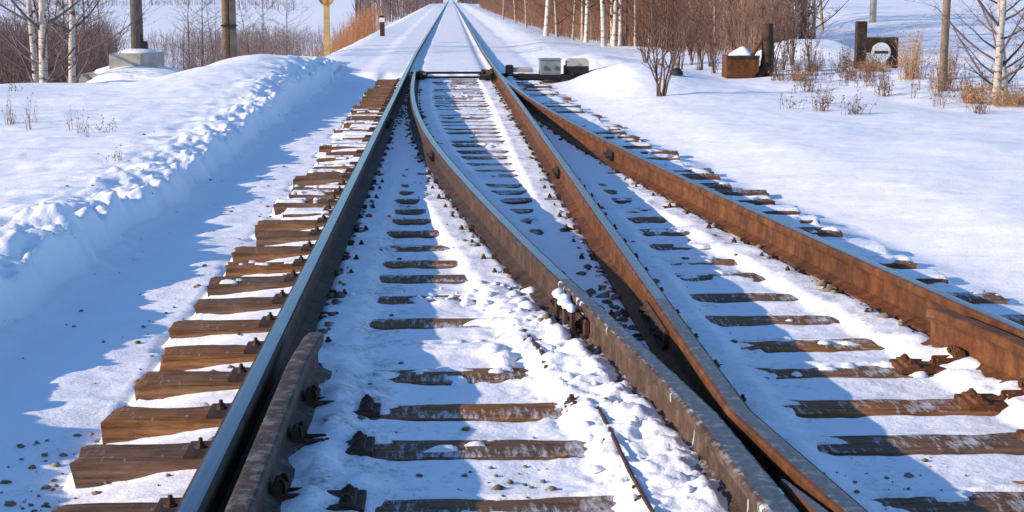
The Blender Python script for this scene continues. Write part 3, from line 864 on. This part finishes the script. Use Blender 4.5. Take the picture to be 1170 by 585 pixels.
# ------------------------------------------------------------------ slope-side structures
pr = on_ground(852, 88); X, Y = pr[0], pr[1]; zb = gz(X, Y)
t = thing('buffer_stop', 'rusty tub-shaped buffer stop with upright curled rail and snow heaped inside', 'buffer stop', (X, Y, zb-.08))
def plate_xz(pts, y0, y1):
    m = MB(); n = len(pts)
    m.add([(a, y0, b) for a, b in pts]+[(a, y1, b) for a, b in pts], [tuple(range(n)), tuple(range(2*n-1, n-1, -1))]+[(i, n+i, n+(i+1) % n, (i+1) % n) for i in range(n)])
    return m
sidep = [(-.47, .06), (-.12, .04), (.12, .12), (.22, .22), (.22, .50), (-.46, .52)]
plate_xz(sidep, -.33, -.30).build('side_panel', M['rust_o'], t); t.scale = (.76, .76, .84); plate_xz(sidep, .30, .33).build('side_panel', M['rust_o'], t)
q = MB(); q.box((-.455, 0, .29), (.03, .598, .45)); q.build('end_panel', M['rust_o'], t)
q = MB(); q.box((-.12, -.345, .50), (.70, .026, .05)); q.build('rim', M['rust'], t)
q = MB(); pts = [(.04, .06, .13), (.2, .10, .17), (.36, .14, .17), (.45, .28, .15), (.465, .5, .14), (.45, .8, .13), (.44, 1.12, .125)]
pts = [(a, 0 if k > 2 else -.1, b, c) for k, (a, b, c) in enumerate(pts)]
for a, b in zip(pts[:-1], pts[1:]): q.cyl((a[0], a[1]-.02, a[2]), (b[0], b[1]-.02, b[2]), a[3], b[3], 8)
q.build('upright_rail', M['rust_d'], t, True)
q = MB(); q.cyl((.05, -.22, .45), (.36, -.02, .85), .04, .03, 6); q.build('brace', M['rust_o'], t)
q = MB(); v, f = snow_blob((-.14, 0, .45), (.27, .29, .24), 11, 18, .5); v = [(a+.25*(c-.45), b, .45+(c-.45)*(1-.35*math.hypot(a+.14, b)/.3)) for a, b, c in v]; q.add(v, f); q.build('snow_heap', M['snowc'], t, True)

pb = on_ground(990, 79); Yb = pb[1]; xb1 = at_depth(981, Yb); zb = gz(xb1+.3, Yb)
sc = Yb/1850
t = thing('barrier', 'dark timber track-end barrier with a white disc crossed by a black bar', 'barrier', (xb1, Yb, zb-.1))
q = MB(); q.box((0, 0, .45), (.17, .17, .95), 0, .01); q.build('post', M['rust_d'], t)
q = MB(); q.box((.56, 0, .32), (.15, .17, .66), 0, .01); q.build('post', M['rust_d'], t)
q = MB(); q.box((.30, -.02, .52), (.60, .12, .26), 0, .01); q.build('beam', M['rust_d'], t)
ds = MB(); ds.cyl((.33, -.10, .40), (.33, -.125, .40), .165, .165, 26); dd = ds.build('disc', M['white'], t)
q = MB(); q.box((.33, -.128, .40), (.24, .008, .045)); q.build('black_bar', M['black'], dd)

def pole(px, Y, r, m_, lab, h=6.5, lean=0.0):
    X = at_depth(px, Y); t = thing('utility_pole', lab, 'pole', (X, Y, gz(X, Y)-.15))
    q = MB(); q.cyl((0, 0, 0), (lean*h, 0, h), r, r*.8, 12); q.build('shaft', M[m_], t, True)
    q = MB(); q.box((lean*(h-.5), 0, h-.5), (1.3, .1, .1)); q.build('crossarm', M[m_], t)
pole(994, 52, .115, 'conc', 'pale concrete utility pole rising behind the track-end barrier')
pole(1077, float(on_ground(1077, 104)[1]), .058, 'polel', 'slim brown timber pole with dry grass round its foot on the slope', 6.0, .012)
pk = on_ground(773, 86); q = MB(); v, f = snow_blob((0, 0, 0), (.10, .10, .10), 21, 10, .2); q.add(v, f)
o = q.build('stone', M['black'], None, True); o.location = (pk[0], pk[1], gz(pk[0], pk[1])+.02); tag(o, 'small black rounded stone poking through the snow near the bare shrub', 'stone')

# ------------------------------------------------------------------ trees
def tree_geo(seed, Ht, r0, limbs, start=.18, spread=.42, twigs=7, lean=0.05, wob=.03, twig_r=.006):
    r = np.random.default_rng(seed)
    S = 13; h = np.linspace(0, 1, S)
    la = r.uniform(0, 6.28)
    tp = np.zeros((1, S, 3)); tp[0, :, 2] = h*Ht
    tp[0, :, 0] = lean*Ht*h*math.cos(la) + np.cumsum(r.normal(0, wob, S))*h; tp[0, :, 1] = lean*Ht*h*math.sin(la) + np.cumsum(r.normal(0, wob, S))*h
    tr = (r0*((1-h)**.8*.95+.05))[None] ; tr[0, 0] *= 1.25
    trunk = tubes(tp, tr, 8)
    n = limbs
    hh = start + (1-start)*(np.arange(n)+r.random(n))/n*.97
    base = np.stack([np.interp(hh, h, tp[0, :, k]) for k in range(3)], 1)
    az = np.arange(n)*2.4+r.uniform(-.6, .6, n); L = spread*Ht*(1.05-hh)**.75*r.uniform(.5, 1.1, n)
    up = r.uniform(.45, 1.0, n)
    S2 = 5; u = np.linspace(0, 1, S2)
    P = np.zeros((n, S2, 3))
    P[:, :, 0] = base[:, None, 0] + (np.cos(az)*L)[:, None]*u + r.normal(0, .03, (n, S2))*L[:, None]*u
    P[:, :, 1] = base[:, None, 1] + (np.sin(az)*L)[:, None]*u + r.normal(0, .03, (n, S2))*L[:, None]*u
    P[:, :, 2] = base[:, None, 2] + (up*L)[:, None]*(u*.7+.45*u*u)
    lr = np.maximum(twig_r*1.2, .42*r0*(1-hh)**.6)[:, None]*(1-.8*u)
    parts = [tubes(P, lr, 4)]
    m = n*twigs
    li = np.repeat(np.arange(n), twigs); tu = r.uniform(.15, 1, m)
    si = np.minimum((tu*(S2-1)).astype(int), S2-2); fr = tu*(S2-1)-si
    b0 = P[li, si]*(1-fr)[:, None] + P[li, si+1]*fr[:, None]
    ta = az[li]+r.normal(0, .9, m); tl = L[li]*r.uniform(.25, .6, m); tup = r.uniform(.1, 1.1, m)
    T = np.zeros((m, 4, 3)); w = np.linspace(0, 1, 4)
    T[:, :, 0] = b0[:, None, 0]+(np.cos(ta)*tl)[:, None]*w; T[:, :, 1] = b0[:, None, 1]+(np.sin(ta)*tl)[:, None]*w
    T[:, :, 2] = b0[:, None, 2]+(tup*tl)[:, None]*w - .1*tl[:, None]*w*w
    T += r.normal(0, .03, T.shape)*tl[:, None, None]*w[None, :, None]
    parts.append(tubes(T, twig_r*(1-.6*w)[None]*np.ones((m, 1)), 3))
    k = 3; m2 = m*k
    ti = np.repeat(np.arange(m), k); s2 = r.integers(1, 4, m2)
    b1 = T[ti, s2]; ta2 = r.uniform(0, 6.28, m2); tl2 = tl[ti]*r.uniform(.2, .55, m2)
    T2 = np.zeros((m2, 3, 3)); w = np.linspace(0, 1, 3)
    T2[:, :, 0] = b1[:, None, 0]+(np.cos(ta2)*tl2)[:, None]*w; T2[:, :, 1] = b1[:, None, 1]+(np.sin(ta2)*tl2)[:, None]*w
    T2[:, :, 2] = b1[:, None, 2]+(r.uniform(-.1, .9, m2)*tl2)[:, None]*w
    parts.append(tubes(T2, twig_r*.7*(1-.5*w)[None]*np.ones((m2, 1)), 3))
    return trunk, cat(parts)
class Proto: pass
def proto(seed, bark, twig, **k):
    p = Proto(); a, b = tree_geo(seed, **k)
    p.trunk = fast_mesh('trunk', a[0], a[1], M[bark]); p.crown = fast_mesh('crown', b[0], b[1], M[twig]); return p
def plant_tree(p, X, Y, sc, name, lab, cat_='tree', group=None, sink=.12, rz=None):
    t = thing(name, lab, cat_, (X, Y, gz(X, Y)-sink), rnd.uniform(0, 6.28) if rz is None else rz, group)
    t.scale = (sc, sc, sc); t.rotation_euler = (rnd.gauss(0, .035), rnd.gauss(0, .05), t.rotation_euler[2])
    link('trunk', p.trunk, t); link('crown', p.crown, t); return t
birches = [proto(10+i, 'birch', 'twig', Ht=7.5+i*.5, r0=.085+.01*i, limbs=22, start=.16, spread=.26, twigs=7, lean=.02+.015*i) for i in range(4)]
slims = [proto(30+i, 'birch2', 'twig', Ht=5.5+.4*i, r0=.042+.006*i, limbs=20, start=.08, spread=.26, twigs=6, lean=.04) for i in range(4)]
browns = [proto(50+i, 'twigp', 'twigp', Ht=4.6+.5*i, r0=.045, limbs=22, start=.04, spread=.36, twigs=7, lean=.05) for i in range(4)]
near_b = [proto(70+i, 'birch3', 'twigp', Ht=7.5, r0=.115, limbs=26, start=.04, spread=.30, twigs=9, lean=.06, wob=.06) for i in range(3)]
# path side trees
def by_px(px, Y): return at_depth(px, Y), Y
for px, Y, p, s, lab in ((58, 38.5, near_b[0], 1.0, 'leaning white birch trunk with dry orange grass at its foot'),
                         (52, 39.5, near_b[1], .85, 'slimmer white birch growing against the leaning birch'),
                         (90, 42.0, near_b[2], .95, 'spotted birch standing between the leaning birch and the concrete block')):
    X, Y = by_px(px, Y); plant_tree(p, X, Y, s, 'birch_tree', lab)
G1 = 'bare trees beside the concrete block'
for k in range(26):
    px = rnd.choice([rnd.uniform(-60, 140), rnd.uniform(-260, 140), rnd.uniform(195, 330)]); Y = rnd.uniform(44, 85)
    if abs(px-162) < 26 and Y < 60: px -= 70
    X, Y = by_px(px, Y); plant_tree(rnd.choice(browns), X, Y, rnd.uniform(.55, 1.1), 'bare_tree', 'bare purplish twiggy tree on the low ground behind the snow bank', group=G1)
# slope side: forest edge
for px, Y, p, s, lab in ((688, 46.5, birches[0], .95, 'thickest bright white birch of the trio at the forest edge'),
                         (699, 47.0, birches[1], .75, 'middle slender white birch of the trio at the forest edge'),
                         (707, 47.5, birches[2], .70, 'outer leaning white birch of the trio at the forest edge')):
    X, Y = by_px(px, Y); plant_tree(p, X, Y, s, 'birch_tree', lab)
X, Y = on_ground(1138, 115)[:2]
plant_tree(near_b[0], X, Y, .52, 'birch_tree', 'wide-branching white birch on the open slope beside the dry grass tufts', rz=2.0)
X, Y = on_ground(1150, 113)[:2]
plant_tree(near_b[2], X, Y, .42, 'birch_tree', 'second thin stem behind the wide-branching birch on the open slope', rz=4.0)
X, Y = by_px(1190, 33); plant_tree(near_b[1], X, Y, .6, 'birch_tree', 'white birch beyond the dry grass at the far end of the open slope')
def edge_x(Y): return float(np.interp(Y, [30, 38, 46, 60, 125, 300, 900], [7.6, 5.8, 4.7, 3.9, 3.9, 4.9, 8.5]))
for px, Y in ((621, 56), (635, 57), (654, 52), (663, 53), (669, 50), (676, 54), (720, 48), (741, 46), (783, 41), (800, 44), (812, 47), (830, 42), (845, 39), (868, 44), (880, 40), (893, 46), (905, 43), (918, 50), (928, 45), (940, 52), (590, 80), (602, 70), (575, 95)):
    X, Y = by_px(px+rnd.uniform(-3, 3), Y); w = rnd.random() < .2
    plant_tree(rnd.choice(birches if w else slims), X, Y, rnd.uniform(.6, .9) if w else rnd.uniform(.55, 1.2), 'birch_tree' if w else 'young_birch',
               'white-barked birch along the edge of the brown forest' if w else 'slim tan-barked young birch along the edge of the brown forest', group='birches along the forest edge')
for k in range(130):
    Y = 38 + 120*rnd.random()**1.6; X = edge_x(Y) + .3 + 9*rnd.random()**1.5
    if X/Y > .21 or (X/Y > .15 and rnd.random() < .65): continue
    p = rnd.choice(birches+slims*2+browns*3)
    kd = 0 if p in birches else 1 if p in slims else 2
    plant_tree(p, X, Y, rnd.uniform(.6, 1.05), ('birch_tree', 'young_birch', 'bare_tree')[kd],
               ('white birch inside the brown forest behind the switch machine', 'tan young birch inside the brown forest behind the switch machine', 'bare brown tree inside the forest behind the switch machine')[kd], group='trees inside the forest')

# shrubs
def shrub_geo(seed, n, Hs, spread, twigs=6, r0=.008):
    r = np.random.default_rng(seed); S = 6; u = np.linspace(0, 1, S)
    az = r.uniform(0, 6.28, n); L = Hs*r.uniform(.55, 1.05, n); out = spread*r.uniform(.15, 1, n)
    P = np.zeros((n, S, 3))
    P[:, :, 0] = r.normal(0, .03, n)[:, None]+(np.cos(az)*out*L)[:, None]*u**1.2+r.normal(0, .02, (n, S))*u
    P[:, :, 1] = r.normal(0, .03, n)[:, None]+(np.sin(az)*out*L)[:, None]*u**1.2+r.normal(0, .02, (n, S))*u
    P[:, :, 2] = L[:, None]*u-.06
    parts = [tubes(P, r0*(1-.7*u)[None]*r.uniform(.6, 1.4, n)[:, None], 4)]
    m = n*twigs; li = np.repeat(np.arange(n), twigs); si = r.integers(2, S, m); b = P[li, si]
    ta = r.uniform(0, 6.28, m); tl = Hs*r.uniform(.1, .32, m); T = np.zeros((m, 3, 3)); w = np.linspace(0, 1, 3)
    T[:, :, 0] = b[:, None, 0]+(np.cos(ta)*tl)[:, None]*w*.7; T[:, :, 1] = b[:, None, 1]+(np.sin(ta)*tl)[:, None]*w*.7
    T[:, :, 2] = b[:, None, 2]+(r.uniform(.2, 1, m)*tl)[:, None]*w
    parts.append(tubes(T, r0*.5*(1-.5*w)[None]*np.ones((m, 1)), 3))
    return cat(parts)
def leaflets(P, r, size):
    """little curled leaf quads at points P"""
    n = len(P); a = r.normal(0, 1, (n, 3)); a /= np.linalg.norm(a, axis=1, keepdims=True)
    b = np.cross(a, r.normal(0, 1, (n, 3))); b /= np.linalg.norm(b, axis=1, keepdims=True)
    s = size*r.uniform(.5, 1.3, (n, 1)); V = np.stack([P-a*s, P-b*s*.5, P+a*s, P+b*s*.5+np.cross(a, b)*s*.4], 1).reshape(-1, 3)
    return V, np.arange(4*n).reshape(n, 4)
X, Y = on_ground(756, 110)[:2]
v, q_ = shrub_geo(5, 13, 1.15, .55, 6, .013)
o = link('bare_shrub', fast_mesh('bare_shrub', v, q_, M['twig']), None, (X, Y, gz(X, Y))); tag(o, 'bare spreading shrub rising from the snow near the switch machine', 'shrub')
G2 = 'bare shrubs round the buffer stop'
sh = [fast_mesh('bare_shrub', *shrub_geo(90+k, 14, 1.5, .35, 7, .009), M['twig']) for k in range(4)]
for px, py in ((800, 80), (815, 84), (884, 82), (895, 80), (790, 74), (925, 82), (812, 76), (905, 74), (738, 76), (770, 74), (775, 79)):
    X, Y = on_ground(px, py)[:2]; o = link('bare_shrub', rnd.choice(sh), None, (X, Y, gz(X, Y)-.03)); s = rnd.uniform(.6, 1.15); o.scale = (s, s, s); o.rotation_euler = (0, 0, rnd.uniform(0, 6))
    tag(o, 'bare reddish shrub among others near the rusty buffer stop', 'shrub', G2)
for k in range(46):
    px, Y = rnd.uniform(715, 925), rnd.uniform(36.5, 50); X = at_depth(px, Y)
    if X < edge_x(Y)-.4: continue
    o = link('bare_shrub', rnd.choice(sh), None, (X, Y, gz(X, Y)-.03)); s = rnd.uniform(.8, 1.7); o.scale = (s, s, s); o.rotation_euler = (0, 0, rnd.uniform(0, 6))
    tag(o, 'tangled bare shrub at the foot of the forest behind the buffer stop', 'shrub', 'shrubs at the forest foot')
# dry grass tufts and weeds
def tuft(seed, n, Hs, w, size):
    r = np.random.default_rng(seed); S = 5; u = np.linspace(0, 1, S); az = r.uniform(0, 6.28, n); L = Hs*r.uniform(.4, 1.05, n); o_ = w*r.uniform(.1, 1, n)
    P = np.zeros((n, S, 3)); c = r.normal(0, w*.35, (n, 2))
    P[:, :, 0] = c[:, :1]+(np.cos(az)*o_)[:, None]*u**1.6; P[:, :, 1] = c[:, 1:]+(np.sin(az)*o_)[:, None]*u**1.6; P[:, :, 2] = L[:, None]*(u-.22*u**3*o_[:, None]/w)-.05
    a = tubes(P, .0035*(1-.6*u)[None]*np.ones((n, 1)), 3)
    if not size: return a
    k = n*4; return cat([a, leaflets(P[r.integers(0, n, k), r.integers(2, S, k)]+r.normal(0, .012, (k, 3)), r, size)])
gr_m = [fast_mesh('dry_grass', *tuft(200+k, n_, h_, w_, .014), M['tuft']) for k, (n_, h_, w_) in enumerate(((260, .42, .26), (300, .36, .45), (110, .85, .22), (90, .6, .4)))]
wd_m = [fast_mesh('dry_weed', *tuft(220+k, (26, 9, 14, 5)[k], (.5, .8, .35, .6)[k], (.17, .12, .22, .1)[k], .017), M['leafd']) for k in range(4)]
for px, py, s, lab in ((1112, 118, .85, 'rounded orange dry grass tuft between the slim pole and the wide birch'), (1163, 120, 1.0, 'broad orange dry grass tuft beyond the wide birch'),
                       (1040, 90, 1.15, 'tall dry grass tuft between the barrier and the slim pole'), (1022, 76, 1.0, 'dry grass tuft growing right behind the white disc barrier'),
                       (913, 92, .55, 'small orange dry grass tuft on the hump near the buffer stop'), (1079, 102, .9, 'dry grass growing round the foot of the slim timber pole'),
                       (1000, 82, .7, 'short dry grass in front of the barrier disc')):
    X, Y = on_ground(px, py)[:2]; kk = 0 if 'rounded' in lab or 'small' in lab else 1 if 'broad' in lab or 'short' in lab else 2 if 'tall' in lab or 'foot' in lab else 3
    o = link('dry_grass', gr_m[kk], None, (X, Y, gz(X, Y)-.03)); o.scale = (s, s, s); o.rotation_euler = (rnd.uniform(-.2, .2), rnd.uniform(-.25, .25), rnd.uniform(0, 6)); tag(o, lab, 'dry grass')
X, Y = by_px(55, 37.8); o = link('dry_grass', gr_m[0], None, (X, Y, gz(X, Y)-.03)); o.scale = (1.2, 1.2, 1.5); tag(o, 'orange dry grass at the foot of the leaning birch', 'dry grass')
for px, py in ((8, 132), (12, 142), (38, 140), (33, 148), (90, 152), (97, 156), (133, 184), (120, 152), (82, 148), (16, 104)):
    X, Y = on_ground(px, py)[:2]; o = link('dry_weed', rnd.choice(wd_m), None, (X, Y, gz(X, Y)-.02)); s = rnd.uniform(.45, .8)*Y/19; o.scale = (s, s, s); o.rotation_euler = (0, 0, rnd.uniform(0, 6))
    tag(o, 'thin brown dried weed sticking out of the field beyond the snow bank', 'dry weed', 'weeds on the path-side field')
for k in range(90):
    px, py = rnd.uniform(900, 1168), rnd.uniform(76, 132)
    if rnd.random() < .45: px, py = rnd.uniform(880, 1010), rnd.uniform(72, 100)
    X, Y = on_ground(px, py)[:2]; o = link('dry_weed', rnd.choice(wd_m), None, (X, Y, gz(X, Y)-.02)); s = rnd.uniform(.5, 1.1); o.scale = (s, s, s); o.rotation_euler = (0, 0, rnd.uniform(0, 6))
    tag(o, 'thin brown dried weed on the snowy slope near the barrier', 'dry weed', 'weeds on the slope')

# thickets: uncountable stems
def stems(XY, Hs, r0, seed, twigs=4, lean=.18):
    r = np.random.default_rng(seed); n = len(XY); Z = ground_z(XY[:, 0], XY[:, 1])
    S = 4; u = np.linspace(0, 1, S); L = Hs*r.uniform(.55, 1.2, n); az = r.uniform(0, 6.28, n); ln = lean*r.random(n)*L
    P = np.zeros((n, S, 3)); P[:, :, 0] = XY[:, :1]+(np.cos(az)*ln)[:, None]*u**1.3; P[:, :, 1] = XY[:, 1:]+(np.sin(az)*ln)[:, None]*u**1.3; P[:, :, 2] = Z[:, None]-.1+L[:, None]*u
    R0 = (r0*r.uniform(.6, 1.5, n))[:, None]
    parts = [tubes(P, R0*(1-.6*u)[None], 3)]
    if twigs:
        m = n*twigs; li = np.repeat(np.arange(n), twigs); t = r.uniform(.15, .98, m); si = np.minimum((t*(S-1)).astype(int), S-2); fr = t*(S-1)-si
        b = P[li, si]*(1-fr)[:, None]+P[li, si+1]*fr[:, None]; ta = r.uniform(0, 6.28, m); tl = L[li]*r.uniform(.12, .34, m)
        T = np.zeros((m, 3, 3)); w = np.linspace(0, 1, 3); T[:, :, 0] = b[:, None, 0]+(np.cos(ta)*tl*.55)[:, None]*w; T[:, :, 1] = b[:, None, 1]+(np.sin(ta)*tl*.55)[:, None]*w; T[:, :, 2] = b[:, None, 2]+tl[:, None]*w
        parts.append(tubes(T, (R0[li]*.55)*(1-.4*w)[None], 3))
    return cat(parts)
def stuff(name, geo, m_, lab, cat_):
    o = link(name, fast_mesh(name, geo[0], geo[1], m_)); o['kind'] = 'stuff'; o['label'] = lab; o['category'] = cat_; return o
n = 12500; Yv = 36 + 190*rng.random(n)**1.5; Xv = np.interp(Yv, [30, 38, 46, 60, 125, 300], [7.8, 6.2, 5.1, 4.1, 4.1, 5.2]) + .1 + (2.5+.04*Yv)*rng.random(n)**1.4
ok = Xv/Yv < .215
ok &= ~((Xv/Yv > .115) & (rng.random(n) < .35))
half_ = rng.random(n) < .5
XY_ = np.stack([Xv, Yv], 1)
stuff('forest_thicket', stems(XY_[ok & half_ & (Xv/Yv < .15)], 2.4, .0075, 1, 8, .35), M['brush'], 'dense red-brown forest undergrowth lining the far track', 'thicket')
stuff('forest_thicket', stems(XY_[ok & ~half_ & (Xv/Yv < .15)], 1.8, .0065, 8, 8, .4), M['brush2'], 'finer greyish stems mixed into the forest undergrowth', 'thicket')
stuff('forest_thicket', stems(XY_[ok & (Xv/Yv >= .15)], 1.35, .0065, 18, 7, .4), M['brush2'], 'lower tangled stems at the thinning end of the forest by the buffer stop', 'thicket')
n = 2600; Yv = rng.uniform(150, 420, n); Xv = np.where(rng.random(n) < .5, rng.uniform(7, 40, n), rng.uniform(-42, -3.5, n))
Yv = np.where(Xv < 0, rng.uniform(210, 330, n), Yv)
ok = (Xv > 0) | ((Xv > -.05*Yv-1) & (rng.random(n) < .6))
stuff('far_forest', stems(np.stack([Xv, Yv], 1)[ok], 6.5, .07, 2, 4, .1), M['twigp'], 'far purplish bare forest closing the end of the line', 'forest')
n = 700; Yv = rng.uniform(330, 430, n); Xv = rng.uniform(-9, 11, n); ok = np.abs(Xv-1.6) > 1.8
stuff('forest_end', stems(np.stack([Xv, Yv], 1)[ok], 7.0, .07, 12, 4, .1), M['twigp'], 'hazy trees where the line disappears', 'forest')
n = 4600; Yv = rng.uniform(46, 120, n); pxs = np.where(rng.random(n) < .6, rng.normal(285, 40, n), rng.uniform(-40, 420, n)); Xv = (pxs-507)/F_PX*Yv
ok = (noise(Xv*.25, Yv*.12, 9) > .38) & (Xv < -4.6)
stuff('low_brush', stems(np.stack([Xv, Yv], 1)[ok], 1.25, .0085, 3, 5, .25), M['brushl'], 'thin greyish brush scattered on the low snow beyond the bank', 'brush')
n = 2200; Yv = rng.uniform(44, 75, n); pxs = rng.uniform(-60, 135, n); Xv = (pxs-507)/F_PX*Yv
stuff('twig_thicket', stems(np.stack([Xv, Yv], 1), 2.0, .011, 4, 5, .35), M['twigp'], 'tangled purplish thicket behind the birches on the low ground', 'thicket')
n = 2600; Yv = rng.normal(70, 8, n); Xv = rng.normal(-3.9, .7, n); ok = (Xv < -3.0) & (noise(Xv*.8, Yv*.2, 19) > .25)
stuff('reed_bed', stems(np.stack([Xv, Yv], 1)[ok], 1.15, .007, 5, 1, .1), M['reed'], 'reddish dry reed patch below the embankment near the marker post', 'reeds')
n = 3000; Yv = rng.uniform(250, 900, n); Xv = rng.uniform(-.36, -.09, n)*Yv; ok = noise(Xv*.02, Yv*.006, 29) > .52
stuff('distant_brush', stems(np.stack([Xv, Yv], 1)[ok], 3.0, .05, 6, 3, .2), M['twigp'], 'distant scattered brush across the snowy plain', 'brush')

# ------------------------------------------------------------------ small loose stuff
def rocks(XY, size, seed, lift=.3, Zf=None):
    r = np.random.default_rng(seed); n = len(XY); Z = ground_z(XY[:, 0], XY[:, 1]) if Zf is None else Zf
    base = np.array([(1, 0, 0), (-1, 0, 0), (0, 1, 0), (0, -1, 0), (0, 0, 1), (0, 0, -1), (.6, .6, .5), (-.6, .5, .55), (.5, -.6, .5), (-.55, -.6, .5)], float)
    F = np.array([(0, 6, 4), (6, 2, 4), (2, 7, 4), (7, 1, 4), (1, 9, 4), (9, 3, 4), (3, 8, 4), (8, 0, 4), (0, 2, 6), (2, 1, 7), (1, 3, 9), (3, 0, 8), (2, 0, 5), (1, 2, 5), (3, 1, 5), (0, 3, 5)])
    s = (size*(.35+1.9*r.random(n)**2.2))[:, None, None]; V = base[None]*r.uniform(.6, 1.2, (n, 10, 3))*s*np.array([1.2, 1, .65])
    an = r.uniform(0, 6.28, n); c, sn = np.cos(an)[:, None], np.sin(an)[:, None]
    V = np.stack([V[..., 0]*c-V[..., 1]*sn, V[..., 0]*sn+V[..., 1]*c, V[..., 2]], -1)
    V[..., 0] += XY[:, :1]; V[..., 1] += XY[:, 1:]; V[..., 2] += (Z+lift*size)[:, None]
    return V.reshape(-1, 3), (F[None]+10*np.arange(n)[:, None, None]).reshape(-1, 3)
pts = []
def sc_(n, fx, y0, y1, pw=1.5):
    Y = y0+(y1-y0)*rng.random(n)**pw; pts.append(np.stack([fx(n, Y), Y], 1))
sc_(80, lambda n, Y: rng.normal(-1.30, .16, n), 4.2, 14)
sc_(70, lambda n, Y: rng.normal(-1.28, .10, n), 4.4, 5.8, 1)
sc_(45, lambda n, Y: rng.uniform(-1.15, -.8, n), 4.2, 12)
sc_(80, lambda n, Y: XA+.1+(xb(Y)-XA-.2)*rng.random(n), 4.2, 14)
sc_(45, lambda n, Y: xc(Y)+.12+(xd(Y)-xc(Y)-.3)*rng.random(n), 4.2, 13)
sc_(30, lambda n, Y: rng.uniform(-2.2, -1.5, n), 5, 16)
sc_(60, lambda n, Y: rng.normal(-2.5, .3, n), 6, 18)
sc_(22, lambda n, Y: rng.normal(1.45, .12, n), 4.5, 5.1, 1)
sc_(34, lambda n, Y: rng.normal(.15, .14, n), 4.5, 5.1, 1)
pts = np.concatenate(pts)
stuff('gravel', rocks(pts, .0095, 31, .25), M['stone'], 'small dark gravel bits strewn over the trampled snow', 'gravel')
# lumps along rails (dark ballast between plates)
pl = []
for fx, s in ((xb, -1), (xb, 1), (xc, -1), (xc, 1), (xd, -1), (xa, 1)):
    n = 100; Y = 7+20*rng.random(n)**1.3; pl.append(np.stack([np.array([float(fx(v)) for v in Y])+s*rng.uniform(.07, .15, n), Y], 1))
n = 110; Y = rng.uniform(5.0, 8.6, n); pl.append(np.stack([xb(Y)+.07+rng.random(n)*np.maximum(.03, xc(Y)-xb(Y)-.14), Y], 1))
pl = np.concatenate(pl)
stuff('ballast', rocks(pl, .017, 33, .4), M['stone'], 'dark ballast lumps showing along the rail feet', 'ballast')
# snow lumps
pl = []
n = 60; Y = 5+24*rng.random(n)**1.3; pl.append(np.stack([rng.normal(-2.2, .18, n), Y], 1))
n = 40; Y = rng.uniform(4.2, 8.3, n); pl.append(np.stack([xb(Y)-.10-np.abs(rng.normal(0, .16, n)), Y], 1))
n = 26; pl.append(np.stack([rng.normal(.12, .25, n), rng.normal(8.0, .12, n)], 1))
pl = np.concatenate(pl)
v, q_ = rocks(pl, .032, 35, .1); o = stuff('snow_lumps', (v, q_), M['snowc'], 'loose snow lumps along the ploughed bank and rails', 'snow')
# dry leaves
for px, py, sz, lab in ((1062, 500, .035, 'curled orange dry leaf between two sleepers on the open side'), (1108, 507, .028, 'yellowish dry leaf lying next to the curled orange one'),
                        (641, 521, .035, 'brown curled leaf on the snow near the steel rod'), (1166, 552, .03, 'pale dry leaf at the sleeper under the guard rail')):
    X, Y = unproj(px, py, .0)[:2]; z = gz(X, Y); q = MB()
    P = [(-1, 0, .25), (-.5, .4, .1), (.2, .45, .06), (1, .05, .3), (.3, -.45, .08), (-.5, -.4, .12), (0, 0, -.02)]
    q.add([(a*sz, b*sz, c*sz) for a, b, c in P]+[(a*sz, b*sz, c*sz+.002) for a, b, c in P], [(i, (i+1) % 6, 6) for i in range(6)]+[(7+(i+1) % 6, 7+i, 13) for i in range(6)])
    o = q.build('dry_leaf', M['leaf'], None, True); o.location = (X, Y, z+.006); o.rotation_euler = (0, 0, rnd.uniform(-1, 1)); tag(o, lab, 'leaf')
